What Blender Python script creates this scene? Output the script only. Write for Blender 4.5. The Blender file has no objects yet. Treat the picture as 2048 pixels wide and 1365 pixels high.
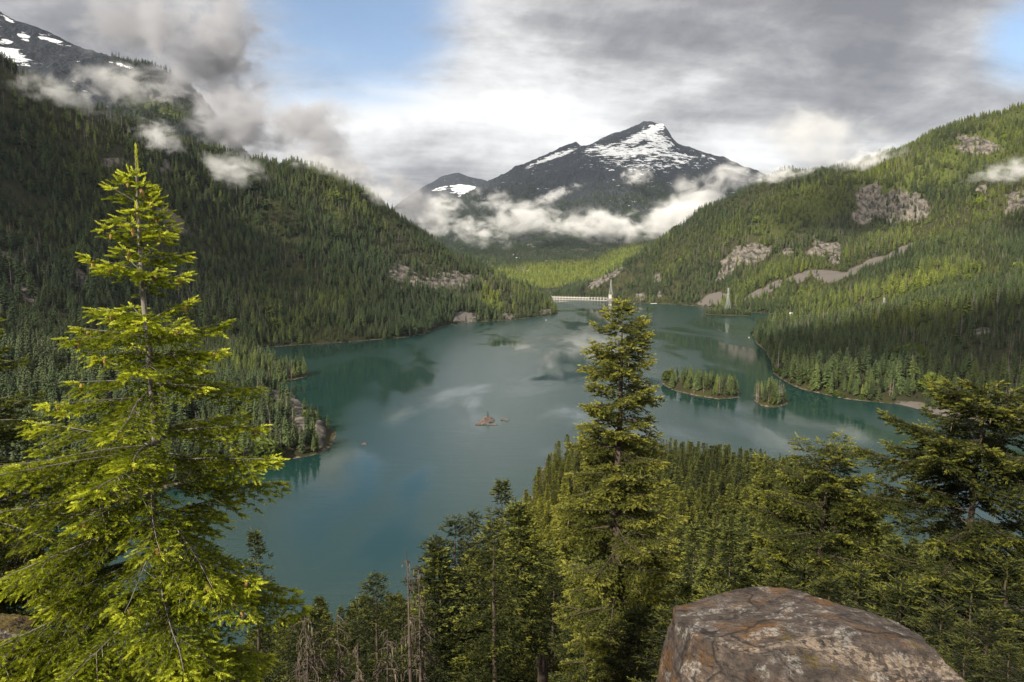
import bpy, math, random
import numpy as np
from mathutils import Vector, Matrix
R = math.radians
sc = bpy.context.scene
col = sc.collection

# ------------------------------------------------------------------ camera
EYE, F, PITCH = 150.0, 1365.0, R(6.4)          # eye height over the lake, focal length in photo pixels
cam_d = bpy.data.cameras.new("camera"); cam = bpy.data.objects.new("camera", cam_d); col.objects.link(cam)
cam.location = (0, 0, EYE); cam.rotation_euler = (R(90) - PITCH, 0, 0)
cam_d.sensor_width = 36; cam_d.lens = F / 2048 * 36; cam_d.clip_start = 0.1; cam_d.clip_end = 60000
sc.camera = cam
CP, SP = math.cos(PITCH), math.sin(PITCH)

def ray(px, py):
    x, y = (px - 1024) / F, (682.5 - py) / F
    return Vector((x, CP + y * SP, -SP + y * CP))
def at(px, py, Y):
    d = ray(px, py); return Vector((0, 0, EYE)) + d * (Y / d.y)
def onw(px, py, z=0.0):
    d = ray(px, py); return Vector((0, 0, EYE)) + d * ((z - EYE) / d.z)
def project(P):
    q = P - np.array([0, 0, EYE]); dep = q[:, 1] * CP - q[:, 2] * SP; up = q[:, 1] * SP + q[:, 2] * CP
    dep = np.maximum(dep, 1e-3)
    return 1024 + F * q[:, 0] / dep, 682.5 - F * up / dep

# ------------------------------------------------------------------ render look
sc.view_settings.view_transform = 'Standard'; sc.view_settings.look = 'None'
sc.view_settings.gamma = 1; sc.view_settings.use_curve_mapping = False
sc.view_settings.exposure = 0.68
cy = sc.cycles
cy.max_bounces = 8; cy.diffuse_bounces = 2; cy.glossy_bounces = 3; cy.transmission_bounces = 2
cy.volume_bounces = 4; cy.transparent_max_bounces = 8
cy.volume_step_rate = 1.0; cy.volume_max_steps = 64
cy.use_denoising = True

# ------------------------------------------------------------------ sun and sky
SUN = Vector((-0.50, -0.66, 0.56)).normalized()
sd = bpy.data.lights.new("sun", 'SUN'); so = bpy.data.objects.new("sun", sd); col.objects.link(so)
sd.energy = 5.0; sd.angle = R(0.6); sd.color = (1.0, 0.92, 0.78)
so.rotation_euler = SUN.to_track_quat('Z', 'Y').to_euler(); so.location = (0, 0, 3000)

class NT:
    """short hand for wiring shader nodes"""
    def __init__(s, tree): s.t = tree
    def n(s, typ, **kw):
        nd = s.t.nodes.new(typ)
        for k, v in kw.items():
            if k == 'ins':
                for i, val in v.items():
                    if isinstance(val, bpy.types.NodeSocket): s.t.links.new(val, nd.inputs[i])
                    else: nd.inputs[i].default_value = val
            else: setattr(nd, k, v)
        return nd
    def m(s, op, a, b=0.0, c=0.0, clamp=False):
        nd = s.n('ShaderNodeMath', operation=op, ins={0: a, 1: b, 2: c}); nd.use_clamp = clamp; return nd.outputs[0]
    def vm(s, op, a, b=(0, 0, 0), scale=None):
        nd = s.n('ShaderNodeVectorMath', operation=op, ins={0: a, 1: b})
        if scale is not None:
            if isinstance(scale, bpy.types.NodeSocket): s.t.links.new(scale, nd.inputs[3])
            else: nd.inputs[3].default_value = scale
        return nd.outputs[1] if op in ('DOT_PRODUCT', 'LENGTH', 'DISTANCE') else nd.outputs[0]
    def ss(s, x, lo, hi):
        nd = s.n('ShaderNodeMapRange', interpolation_type='SMOOTHSTEP', ins={0: x, 1: lo, 2: hi, 3: 0.0, 4: 1.0}); return nd.outputs[0]
    def noise(s, vec, scale, detail=4, rough=0.55, dist=0.0, dims='3D'):
        nd = s.n('ShaderNodeTexNoise', noise_dimensions=dims, ins={'Scale': scale, 'Detail': detail, 'Roughness': rough, 'Distortion': dist})
        if vec is not None: s.t.links.new(vec, nd.inputs['Vector'])
        return nd.outputs[0]
    def mix(s, f, a, b):
        nd = s.n('ShaderNodeMix', data_type='RGBA')
        for i, val in ((0, f), (6, a), (7, b)):
            if isinstance(val, bpy.types.NodeSocket): s.t.links.new(val, nd.inputs[i])
            elif i == 0: nd.inputs[0].default_value = val
            else: nd.inputs[i].default_value = (*val, 1) if len(val) == 3 else val
        return nd.outputs[2]
    def ramp(s, x, stops):
        nd = s.n('ShaderNodeValToRGB'); s.t.links.new(x, nd.inputs[0]); e = nd.color_ramp.elements
        while len(e) < len(stops): e.new(0.5)
        for k, (p, c) in enumerate(stops): e[k].position = p; e[k].color = (*c, 1)
        return nd.outputs[0]

def sky_world():
    w = bpy.data.worlds.new("World"); sc.world = w; w.use_nodes = True
    t = w.node_tree; t.nodes.clear(); N = NT(t)
    out = N.n('ShaderNodeOutputWorld')
    D = N.vm('NORMALIZE', N.n('ShaderNodeTexCoord').outputs['Generated'])
    sky = N.n('ShaderNodeTexSky'); sky.sky_type = 'NISHITA'; sky.sun_disc = False
    sky.sun_elevation = math.asin(SUN.z); sky.sun_rotation = math.atan2(SUN.x, SUN.y); sky.altitude = 500; sky.air_density = 1.0; sky.dust_density = 0.8
    bg1 = N.n('ShaderNodeBackground', ins={0: sky.outputs[0], 1: 0.11})
    xyz = N.n('ShaderNodeSeparateXYZ', ins={0: D}); z = xyz.outputs[2]
    zz = N.m('ADD', N.m('MAXIMUM', z, 0.0), 0.10)
    P = N.n('ShaderNodeCombineXYZ', ins={0: N.m('DIVIDE', xyz.outputs[0], zz), 1: N.m('DIVIDE', xyz.outputs[1], zz), 2: 0.0}).outputs[0]
    rot = N.n('ShaderNodeMapping', ins={0: P, 2: (0, 0, R(-52)), 3: (0.36, 1.1, 1)}).outputs[0]
    warp = N.n('ShaderNodeTexNoise', ins={'Vector': P, 'Scale': 0.5, 'Detail': 3}).outputs[1]
    Pw = N.vm('ADD', rot, N.vm('SCALE', warp, scale=0.45))
    big = N.noise(Pw, 0.62, 5, 0.52)                 # streaks stretched by the wind
    fine = N.noise(Pw, 2.1, 6, 0.6)
    # clouds near the horizon in plain direction space
    hor = N.noise(N.vm('MULTIPLY', D, (5.0, 5.0, 9.5)), 1.25, 7, 0.6, 0.2)
    def lobe(px, py, width):
        d = ray(px, py).normalized()
        dist = N.m('ARCCOSINE', N.m('MINIMUM', N.vm('DOT_PRODUCT', D, tuple(d)), 0.99999))
        return N.m('SUBTRACT', 1.0, N.ss(dist, 0.0, width))
    streak = N.noise(N.n('ShaderNodeMapping', ins={0: Pw, 2: (0, 0, R(14)), 3: (0.5, 2.6, 1)}).outputs[0], 1.5, 7, 0.62)
    blue = N.m('ADD', N.m('ADD', lobe(640, 5, 0.22), N.m('MULTIPLY', lobe(820, 45, 0.18), 0.8)), N.m('MULTIPLY', lobe(2070, 75, 0.10), 1.1))
    blue = N.m('ADD', blue, N.m('MULTIPLY', lobe(560, 150, 0.13), 0.25))
    blue = N.m('MULTIPLY', blue, N.m('ADD', 0.15, N.m('ADD', N.m('MULTIPLY', fine, 0.55), N.m('MULTIPLY', streak, 0.95))))
    cov = N.m('SUBTRACT', 1.0, N.m('MULTIPLY', N.ss(blue, 0.24, 1.05), 0.92))
    dark = N.m('ADD', N.m('MULTIPLY', lobe(1520, 20, 0.42), 0.14), N.m('MULTIPLY', lobe(1980, 170, 0.36), 0.18))
    dark = N.m('ADD', dark, N.m('MULTIPLY', lobe(930, 300, 0.14), 0.30)); dark = N.m('ADD', dark, N.m('MULTIPLY', lobe(240, 20, 0.20), 0.22))
    bright = N.m('ADD', N.m('MULTIPLY', lobe(980, 215, 0.26), 0.52), N.m('MULTIPLY', lobe(1440, 300, 0.20), 0.24)); bright = N.m('ADD', bright, N.m('MULTIPLY', lobe(620, 190, 0.2), 0.35))
    v = N.m('MULTIPLY', N.m('SUBTRACT', big, 0.5), 2.0)
    v = N.m('ADD', v, N.m('MULTIPLY', N.m('SUBTRACT', hor, 0.5), 1.9))
    v = N.m('ADD', v, N.m('MULTIPLY', N.m('SUBTRACT', fine, 0.5), 0.85)); v = N.m('ADD', v, N.m('MULTIPLY', N.m('SUBTRACT', streak, 0.5), 0.65))
    v = N.m('ADD', N.m('SUBTRACT', N.m('ADD', v, 0.52), dark), bright)
    v = N.m('ADD', N.m('MULTIPLY', v, 0.88), 0.12)
    colr = N.ramp(v, [(0.0, (0.158, 0.160, 0.176)), (0.25, (0.228, 0.228, 0.242)), (0.5, (0.345, 0.343, 0.350)), (0.75, (0.515, 0.513, 0.515)), (1.0, (0.655, 0.655, 0.655))])
    bg2 = N.n('ShaderNodeBackground', ins={0: colr, 1: 1.0})
    mx = N.n('ShaderNodeMixShader', ins={0: cov, 1: bg1.outputs[0], 2: bg2.outputs[0]})
    t.links.new(mx.outputs[0], out.inputs[0])
sky_world()

# ------------------------------------------------------------------ helpers
def tag(o, label=None, cat=None, group=None, kind=None):
    if label: o['label'] = label
    if cat: o['category'] = cat
    if group: o['group'] = group
    if kind: o['kind'] = kind
    return o
def empty(name, loc=(0, 0, 0), rz=0):
    o = bpy.data.objects.new(name, None); col.objects.link(o); o.location = loc; o.rotation_euler = (0, 0, rz); o.empty_display_size = 0.5
    return o
def mesh(name, V, T, mats, midx=None, attrs=None, smooth=False):
    V = np.asarray(V, np.float32); T = np.asarray(T, np.int32)
    me = bpy.data.meshes.new(name); me.vertices.add(len(V)); me.vertices.foreach_set('co', V.ravel())
    k = T.shape[1]; me.loops.add(T.size); me.loops.foreach_set('vertex_index', T.ravel())
    me.polygons.add(len(T)); me.polygons.foreach_set('loop_start', np.arange(0, T.size, k, dtype=np.int32))
    for m in (mats if isinstance(mats, (list, tuple)) else [mats]): me.materials.append(m)
    if midx is not None: me.polygons.foreach_set('material_index', np.asarray(midx, np.int32))
    me.polygons.foreach_set('use_smooth', np.full(len(T), smooth))
    for a, val in (attrs or {}).items():
        me.attributes.new(a, 'FLOAT', 'POINT').data.foreach_set('value', np.asarray(val, np.float32))
    me.update(calc_edges=True)
    return me
def obj(name, me, parent=None, loc=None):
    o = bpy.data.objects.new(name, me); col.objects.link(o)
    if parent is not None: o.parent = parent
    if loc is not None: o.location = loc
    return o
class Geo:
    """collects triangles"""
    def __init__(s): s.V = []; s.T = []; s.A = []; s.n = 0
    def add(s, V, T, a=0.0):
        V = np.asarray(V, float).reshape(-1, 3); s.V.append(V); s.T.append(np.asarray(T, int).reshape(-1, 3) + s.n)
        s.A.append(np.broadcast_to(np.asarray(a, float), (len(V),))); s.n += len(V)
    def box(s, c, d, rz=0.0, taper=1.0):
        x, y, z = d[0] / 2, d[1] / 2, d[2] / 2
        v = np.array([[-x, -y, -z], [x, -y, -z], [x, y, -z], [-x, y, -z], [-x * taper, -y * taper, z], [x * taper, -y * taper, z], [x * taper, y * taper, z], [-x * taper, y * taper, z]])
        cz, sz = math.cos(rz), math.sin(rz); v = v @ np.array([[cz, sz, 0], [-sz, cz, 0], [0, 0, 1]]) + np.array(c)
        q = [(0, 3, 2, 1), (4, 5, 6, 7), (0, 1, 5, 4), (1, 2, 6, 5), (2, 3, 7, 6), (3, 0, 4, 7)]
        s.add(v, [t for a, b, c_, d_ in q for t in ((a, b, c_), (a, c_, d_))])
    def tube(s, pts, rad, n=5, cap=True):
        pts = np.asarray(pts, float); m = len(pts); rad = np.broadcast_to(np.asarray(rad, float), (m,))
        tan = np.gradient(pts, axis=0); tan /= np.linalg.norm(tan, axis=1, keepdims=True) + 1e-9
        ref = np.where(np.abs(tan[:, 2:3]) > 0.9, np.array([[1.0, 0, 0]]), np.array([[0, 0, 1.0]]))
        a = np.cross(tan, ref); a /= np.linalg.norm(a, axis=1, keepdims=True) + 1e-9; b = np.cross(tan, a)
        th = np.linspace(0, 2 * np.pi, n, endpoint=False)
        ring = pts[:, None] + rad[:, None, None] * (a[:, None] * np.cos(th)[None, :, None] + b[:, None] * np.sin(th)[None, :, None])
        i = np.arange(m - 1)[:, None] * n; j = np.arange(n)[None]; j2 = (j + 1) % n
        q = np.stack([i + j, i + n + j, i + n + j2, i + j2], -1).reshape(-1, 4)
        s.add(ring.reshape(-1, 3), np.concatenate([q[:, [0, 1, 2]], q[:, [0, 2, 3]]]))
    def arrays(s): return np.concatenate(s.V), np.concatenate(s.T), np.concatenate(s.A)
    def mesh(s, name, mat, smooth=False, attr='age_shade'):
        V, T, A = s.arrays(); return mesh(name, V, T, mat, attrs={attr: A}, smooth=smooth)

def hash2(i, j, seed):
    h = (i.astype(np.int64) * 374761393 + j.astype(np.int64) * 668265263 + seed * 974634777) & 0x7fffffff
    h = ((h ^ (h >> 13)) * 1274126177) & 0x7fffffff
    return ((h ^ (h >> 16)) & 0xffff) / 65535.0
def vnoise(x, y, seed=0):
    i, j = np.floor(x), np.floor(y); u, v = x - i, y - j; u = u * u * u * (u * (u * 6 - 15) + 10); v = v * v * v * (v * (v * 6 - 15) + 10)
    a, b, c, d = hash2(i, j, seed), hash2(i + 1, j, seed), hash2(i, j + 1, seed), hash2(i + 1, j + 1, seed)
    return (a * (1 - u) + b * u) * (1 - v) + (c * (1 - u) + d * u) * v - 0.5
def fbm(x, y, wl, octv=5, seed=0, ridged=False, gain=0.5):
    s = np.zeros_like(x); amp = 1.0; f = 1.0 / wl
    for o in range(octv):
        nz = vnoise(x * f + 17.3 * o, y * f - 9.1 * o, seed + o)
        s += amp * ((0.5 - np.abs(nz) * 2) if ridged else nz); amp *= gain; f *= 2.03
    return s
def sstep(x, a, b):
    t = np.clip((x - a) / (b - a), 0, 1); return t * t * (3 - 2 * t)
class RBF:
    def __init__(s, P, smooth=0.0):
        P = np.array(P, float); key = np.round(P[:, :2], 0); _, i = np.unique(key, axis=0, return_index=True); P = P[np.sort(i)]
        s.c = P[:, :2]; n = len(P); d = np.linalg.norm(s.c[:, None] - s.c[None], axis=2)
        A = np.zeros((n + 3, n + 3)); A[:n, :n] = -d + np.eye(n) * smooth; A[:n, n] = 1; A[:n, n + 1:] = s.c / 1000; A[n, :n] = 1; A[n + 1:, :n] = s.c.T / 1000
        s.w = np.linalg.solve(A, np.concatenate([P[:, 2], [0, 0, 0]]))
    def __call__(s, x, y):
        out = np.empty(x.size); xf, yf = x.ravel(), y.ravel(); n = len(s.c); cx, cy = s.c[:, 0].astype(np.float32), s.c[:, 1].astype(np.float32)
        for k in range(0, x.size, 20000):
            a, b = xf[k:k + 20000], yf[k:k + 20000]
            d = np.sqrt((a.astype(np.float32)[:, None] - cx) ** 2 + (b.astype(np.float32)[:, None] - cy) ** 2)
            out[k:k + 20000] = -(d @ s.w[:n].astype(np.float32)) + s.w[n] + (a * s.w[n + 1] + b * s.w[n + 2]) / 1000
        return out.reshape(x.shape)

# ------------------------------------------------------------------ materials
def mat(name):
    m = bpy.data.materials.new(name); m.use_nodes = True; t = m.node_tree; t.nodes.clear(); N = NT(t)
    return m, N, N.n('ShaderNodeOutputMaterial')
def foliage(name, inner, mid, tip, trans=0.25, inst=False, var=0.35):
    m, N, out = mat(name)
    age_shade = N.n('ShaderNodeAttribute', attribute_name='age_shade').outputs['Fac']
    c = N.ramp(age_shade, [(0.0, inner), (0.55, mid), (1.0, tip)])  # pale young tips to dark inner twigs, crown shade painted in too
    pos = N.n('ShaderNodeNewGeometry').outputs['Position']
    rnd = N.n('ShaderNodeObjectInfo').outputs['Random']
    if inst:
        tint = N.n('ShaderNodeAttribute', attribute_name='tint', attribute_type='INSTANCER').outputs['Fac']
        k = N.m('ADD', 1 - var, N.m('MULTIPLY', rnd, 2 * var))
        c = N.mix(N.m('MULTIPLY', tint, 1.0, clamp=True), c, N.vm('MULTIPLY', c, (3.2, 2.75, 1.2)))
        c = N.mix(N.m('MULTIPLY', tint, -1.0, clamp=True), c, N.vm('MULTIPLY', c, (0.62, 0.75, 0.95)))
        c = N.vm('SCALE', c, scale=k)
    else:
        nz = N.noise(pos, 1.7, 2)
        k = N.m('ADD', 0.62, N.m('MULTIPLY', nz, 0.76)); k = N.m('MULTIPLY', k, N.m('ADD', 1 - var / 2, N.m('MULTIPLY', rnd, var)))
        c = N.vm('SCALE', c, scale=k)
    b = N.n('ShaderNodeBsdfPrincipled', ins={'Base Color': c, 'Roughness': 0.6, 'Specular IOR Level': 0.25})
    if trans > 0:
        tr = N.n('ShaderNodeBsdfTranslucent', ins={0: N.vm('MULTIPLY', c, (1.25, 1.2, 0.6))})
        mx = N.n('ShaderNodeMixShader', ins={0: trans, 1: b.outputs[0], 2: tr.outputs[0]}); sh = mx.outputs[0]
    else: sh = b.outputs[0]
    N.t.links.new(sh, out.inputs[0]); return m
def bark(name, c1, c2, scale=6.0):
    m, N, out = mat(name)
    pos = N.n('ShaderNodeTexCoord').outputs['Object']
    nz = N.noise(N.vm('MULTIPLY', pos, (1, 1, 0.25)), scale, 6, 0.65)
    c = N.ramp(nz, [(0.3, c1), (0.62, c2), (0.75, tuple(min(1, k * 1.5) for k in c2))])
    bp = N.n('ShaderNodeBump', ins={'Strength': 0.8, 'Distance': 0.03, 'Height': nz})
    b = N.n('ShaderNodeBsdfPrincipled', ins={'Base Color': c, 'Roughness': 0.9, 'Specular IOR Level': 0.1, 'Normal': bp.outputs[0]})
    N.t.links.new(b.outputs[0], out.inputs[0]); return m
def plain(name, c, rough=0.8, var=0.25, scale=3.0, metal=0.0):
    m, N, out = mat(name)
    nz = N.noise(N.n('ShaderNodeTexCoord').outputs['Object'], scale, 5, 0.6)
    cc = N.mix(nz, tuple(k * (1 - var) for k in c), tuple(min(1, k * (1 + var)) for k in c))
    b = N.n('ShaderNodeBsdfPrincipled', ins={'Base Color': cc, 'Roughness': rough, 'Metallic': metal})
    N.t.links.new(b.outputs[0], out.inputs[0]); return m

def terrain_material(name, snow=False):
    m, N, out = mat(name)
    geo = N.n('ShaderNodeNewGeometry'); pos = geo.outputs['Position']; z = N.n('ShaderNodeSeparateXYZ', ins={0: pos}).outputs[2]
    at_ = lambda a: N.n('ShaderNodeAttribute', attribute_name=a).outputs['Fac']
    n1 = N.noise(pos, 0.02, 6, 0.6); n2 = N.noise(pos, 0.18, 6, 0.65); n3 = N.noise(pos, 1.6, 5, 0.65)
    floor = N.mix(n2, (0.014, 0.018, 0.008), (0.050, 0.045, 0.022))
    moss = N.mix(n3, (0.022, 0.030, 0.008), (0.07, 0.06, 0.025)); floor = N.mix(N.ss(n1, 0.4, 0.65), floor, moss)
    floor = N.mix(at_('green'), floor, N.mix(n2, (0.06, 0.085, 0.014), (0.14, 0.175, 0.024)))
    st = N.noise(N.vm('MULTIPLY', pos, (1, 0.5, 0.10)), 0.085, 8, 0.7, 0.3)
    rock = N.ramp(st, [(0.36, (0.016, 0.017, 0.013)), (0.45, (0.070, 0.062, 0.052)), (0.54, (0.150, 0.131, 0.110)), (0.64, (0.225, 0.193, 0.158)), (0.76, (0.25, 0.17, 0.10))])
    scree = N.mix(N.noise(pos, 0.9, 5, 0.7), (0.06, 0.053, 0.048), (0.185, 0.162, 0.143))
    brk = N.m('ADD', at_('rock'), N.m('MULTIPLY', N.m('SUBTRACT', n2, 0.5), 0.7))
    c = N.mix(N.ss(brk, 0.36, 0.62), floor, rock)
    c = N.mix(N.ss(N.m('ADD', at_('scree'), N.m('MULTIPLY', N.m('SUBTRACT', n2, 0.5), 0.6)), 0.40, 0.58), c, scree)
    shore = N.m('SUBTRACT', 1.0, N.ss(N.m('ADD', z, N.m('MULTIPLY', N.m('SUBTRACT', n2, 0.35), 7.0)), 0.6, 1.7))
    if not snow: c = N.mix(shore, c, N.mix(n3, (0.085, 0.066, 0.052), (0.27, 0.20, 0.145)))
    if snow:
        sn = N.noise(N.n('ShaderNodeMapping', ins={0: pos, 2: (0, R(24), 0), 3: (0.4, 0.6, 2.0)}).outputs[0], 0.026, 8, 0.62, 0.4)
        sk = N.ss(N.m('ADD', at_('snow'), N.m('MULTIPLY', N.m('SUBTRACT', sn, 0.5), 3.4)), 0.54, 0.64)
        darkrock = N.ramp(st, [(0.3, (0.014, 0.017, 0.023)), (0.55, (0.042, 0.047, 0.058)), (0.8, (0.11, 0.10, 0.10))])  # dark bluish tone includes the mountain's cloud shade
        c = N.mix(at_('alpine_shade'), c, darkrock); c = N.mix(sk, c, (0.82, 0.84, 0.87))
    h = N.m('ADD', N.m('MULTIPLY', st, N.m('MULTIPLY', at_('rock'), 1.6)), N.m('MULTIPLY', n2, 1.2)); h = N.m('ADD', h, N.m('MULTIPLY', n3, 0.15))
    if snow:
        cr_ = N.noise(N.vm('MULTIPLY', pos, (1.0, 0.8, 0.45)), 0.011, 9, 0.68, 0.3); h = N.m('ADD', h, N.m('MULTIPLY', N.m('MULTIPLY', cr_, at_('alpine_shade')), 70.0))
    bp = N.n('ShaderNodeBump', ins={'Strength': 0.9, 'Distance': 1.0, 'Height': h})
    b = N.n('ShaderNodeBsdfPrincipled', ins={'Base Color': c, 'Roughness': 0.95, 'Specular IOR Level': 0.1, 'Normal': bp.outputs[0]})
    N.t.links.new(b.outputs[0], out.inputs[0]); return m

M_TERR = terrain_material("forest_floor"); M_MTN = terrain_material("mountain_rock", True)
M_BARK = bark("brown_bark", (0.028, 0.020, 0.015), (0.10, 0.078, 0.058))
M_BARK_GREY = bark("grey_bark", (0.06, 0.05, 0.042), (0.26, 0.235, 0.20), 9)
M_DEAD = bark("dead_wood", (0.035, 0.027, 0.022), (0.125, 0.098, 0.080), 5)
M_FAR = foliage("far_needles", (0.011, 0.018, 0.008), (0.047, 0.066, 0.021), (0.115, 0.145, 0.040), 0.12, True, 0.45)
M_FAR_DEAD = plain("far_dead_wood", (0.21, 0.17, 0.14), 0.9, 0.4)
M_SHRUB = foliage("shrub_leaves", (0.024, 0.040, 0.008), (0.048, 0.070, 0.012), (0.085, 0.108, 0.018), 0.25, True)

# ------------------------------------------------------------------ terrain control points
LEFT_SHORE = [(1097, 598), (1116, 628), (1085, 633), (1060, 636), (1010, 641), (960, 644), (930, 645), (890, 652), (850, 667), (840, 670), (800, 676), (760, 679), (700, 684), (620, 689), (560, 693), (510, 698), (470, 706), (520, 724), (575, 742), (612, 753), (590, 759), (560, 766), (530, 772), (560, 785), (610, 826), (645, 856), (665, 880), (655, 897), (630, 909), (580, 918), (520, 930), (450, 945), (380, 962), (300, 985), (200, 1020), (50, 1070), (-200, 1160)]
RIGHT_SHORE = [(1232, 602), (1265, 606), (1300, 607), (1350, 609.5), (1400, 613), (1450, 619), (1500, 625), (1560, 629), (1620, 632), (1700, 636), (1740, 640), (1700, 645), (1620, 650), (1540, 657), (1505, 668), (1512, 685), (1530, 700), (1543, 722), (1549, 748), (1575, 765), (1600, 777), (1650, 789), (1700, 799), (1760, 805), (1800, 809), (1860, 826), (1960, 847), (2048, 864)]
NEAR_SHORE = [(516, 552), (560, 400), (480, 270), (350, 225), (250, 240), (205, 280), (195, 330), (205, 380), (220, 430), (228, 480), (185, 520), (120, 532), (60, 522), (30, 505), (22, 485), (12, 420), (0, 350), (-15, 295), (-40, 250), (-80, 228), (-150, 195), (-230, 140), (-330, 120), (-420, 200)]
def dens(P, step):
    out = []
    for a, b in zip(P[:-1], P[1:]):
        a, b = np.array(a, float), np.array(b, float); n = max(1, int(np.linalg.norm(b - a) / step))
        out += [tuple(a + (b - a) * k / n) for k in range(n)]
    return out + [P[-1]]
wl = [tuple(onw(*p)[:2]) for p in LEFT_SHORE]; wr = [tuple(onw(*p)[:2]) for p in RIGHT_SHORE]
lake_ring = wl[::-1] + wr + NEAR_SHORE                # dam left end <- left shore ... right shore -> near shore
poly = np.array(dens(lake_ring, 35.0))
def inside(x, y):
    n = len(poly); c = np.zeros(x.shape, bool); j = n - 1
    for i in range(n):
        xi, yi, xj, yj = poly[i, 0], poly[i, 1], poly[j, 0], poly[j, 1]
        c ^= ((yi > y) != (yj > y)) & (x < (xj - xi) * (y - yi) / (yj - yi + 1e-9) + xi); j = i
    return c
ctrl = []
tn = np.roll(poly, -1, 0) - np.roll(poly, 1, 0); tn /= np.linalg.norm(tn, axis=1, keepdims=True) + 1e-9
nm = np.stack([-tn[:, 1], tn[:, 0]], 1)
sgn = np.where(inside(*(poly + nm * 6).T), 1.0, -1.0); nm = nm * sgn[:, None]        # points into the lake
for k in range(len(poly)):
    ctrl.append((*poly[k], 0.4)); q = poly[k] + nm[k] * 18
    if inside(q[:1], q[1:])[0]: ctrl.append((*q, -6.0))
    q = poly[k] - nm[k] * 14
    if not inside(q[:1], q[1:])[0]: ctrl.append((*q, 5.0))
for x in range(-800, 1300, 130):
    for y in range(250, 2900, 130):
        if inside(np.array([x * 1.0]), np.array([y * 1.0]))[0] and np.min(np.linalg.norm(poly - (x, y), axis=1)) > 45: ctrl.append((x, y, -22))
def L(px, py, Y, tree=16.0):
    p = at(px, py, Y); d = float(np.min(np.linalg.norm(poly - (p.x, p.y), axis=1))); ctrl.append((p.x, p.y, max(p.z - tree, 4 + 0.10 * d)))
# left hillside: crest, ground falling away behind it, mid slope
RIDGE_L = [(-500, -100, 1150), (-200, 20, 1280), (0, 118, 1420), (160, 192, 1560), (300, 243, 1700), (450, 287, 1880), (560, 312, 2020), (640, 328, 2120), (700, 352, 2170), (760, 388, 2220), (820, 432, 2260), (870, 474, 2280), (905, 503, 2290), (960, 528, 2290), (1010, 550, 2260), (1060, 573, 2200), (1095, 597, 2130)]
for px, py, Y in RIDGE_L:
    L(px, py, Y); p = at(px, py, Y); k = (Y + 350) / Y; ctrl.append((p.x * k, p.y * k, p.z - 120 if p.z > 160 else p.z * 0.45))
for px, py, Y in [(0, 330, 1230), (0, 520, 1010), (0, 640, 860), (0, 780, 650), (0, 900, 500), (150, 420, 1300), (150, 600, 1000), (300, 520, 1330), (300, 660, 1080), (300, 780, 800), (300, 880, 620), (430, 690, 1140), (440, 770, 830), (520, 560, 1500), (640, 520, 1660), (760, 560, 1680), (880, 590, 1800), (980, 575, 2060), (450, 420, 1680), (640, 420, 1880), (800, 500, 2000), (-300, 500, 900), (-400, 800, 520)]: L(px, py, Y)
for px, py, Y in [(470, 778, 760), (560, 778, 690), (600, 800, 650), (640, 838, 600), (520, 850, 620), (560, 880, 570), (450, 880, 600), (540, 722, 1010), (585, 738, 950)]: L(px, py, Y, 18)
# right mountainside
RIDGE_R = [(2500, 60, 2700), (2250, 140, 2850), (2048, 208, 2950), (1950, 237, 3000), (1850, 272, 3020), (1770, 302, 3050), (1700, 327, 3080), (1640, 335, 3100), (1560, 348, 3130), (1500, 368, 3150), (1440, 398, 3170), (1390, 428, 3170), (1330, 473, 3150), (1290, 503, 3120), (1240, 533, 3060), (1205, 551, 3010), (1170, 575, 3000)]
for px, py, Y in RIDGE_R:
    L(px, py, Y); p = at(px, py, Y); k = (Y + 450) / Y; ctrl.append((p.x * k, p.y * k, p.z - 160 if p.z > 200 else p.z * 0.5))
for px, py, Y in [(2048, 330, 2450), (2048, 440, 2150), (2048, 520, 1800), (1900, 330, 2700), (1900, 430, 2450), (1850, 400, 2560), (1780, 375, 2680), (1780, 450, 2580), (1900, 520, 1960), (1750, 520, 2300), (1700, 420, 2700), (1600, 450, 2750), (1600, 540, 2350), (1500, 500, 2680), (1400, 540, 2700), (1330, 560, 2760), (1260, 570, 2860), (1750, 585, 1900), (1900, 575, 1600), (1600, 590, 2180), (1450, 570, 2480), (2300, 400, 2000), (2300, 540, 1500)]: L(px, py, Y, 14)
# right peninsula
for px, py, Y in [(1560, 642, 1440), (1640, 627, 1400), (1760, 617, 1330), (1900, 603, 1230), (2048, 592, 1130), (2300, 580, 1000), (1600, 700, 1180), (1700, 690, 1100), (1800, 690, 1000), (1900, 690, 930), (2048, 690, 850), (1900, 760, 780), (2048, 770, 720), (1700, 740, 960), (2200, 760, 680)]: L(px, py, Y, 24)
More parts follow.
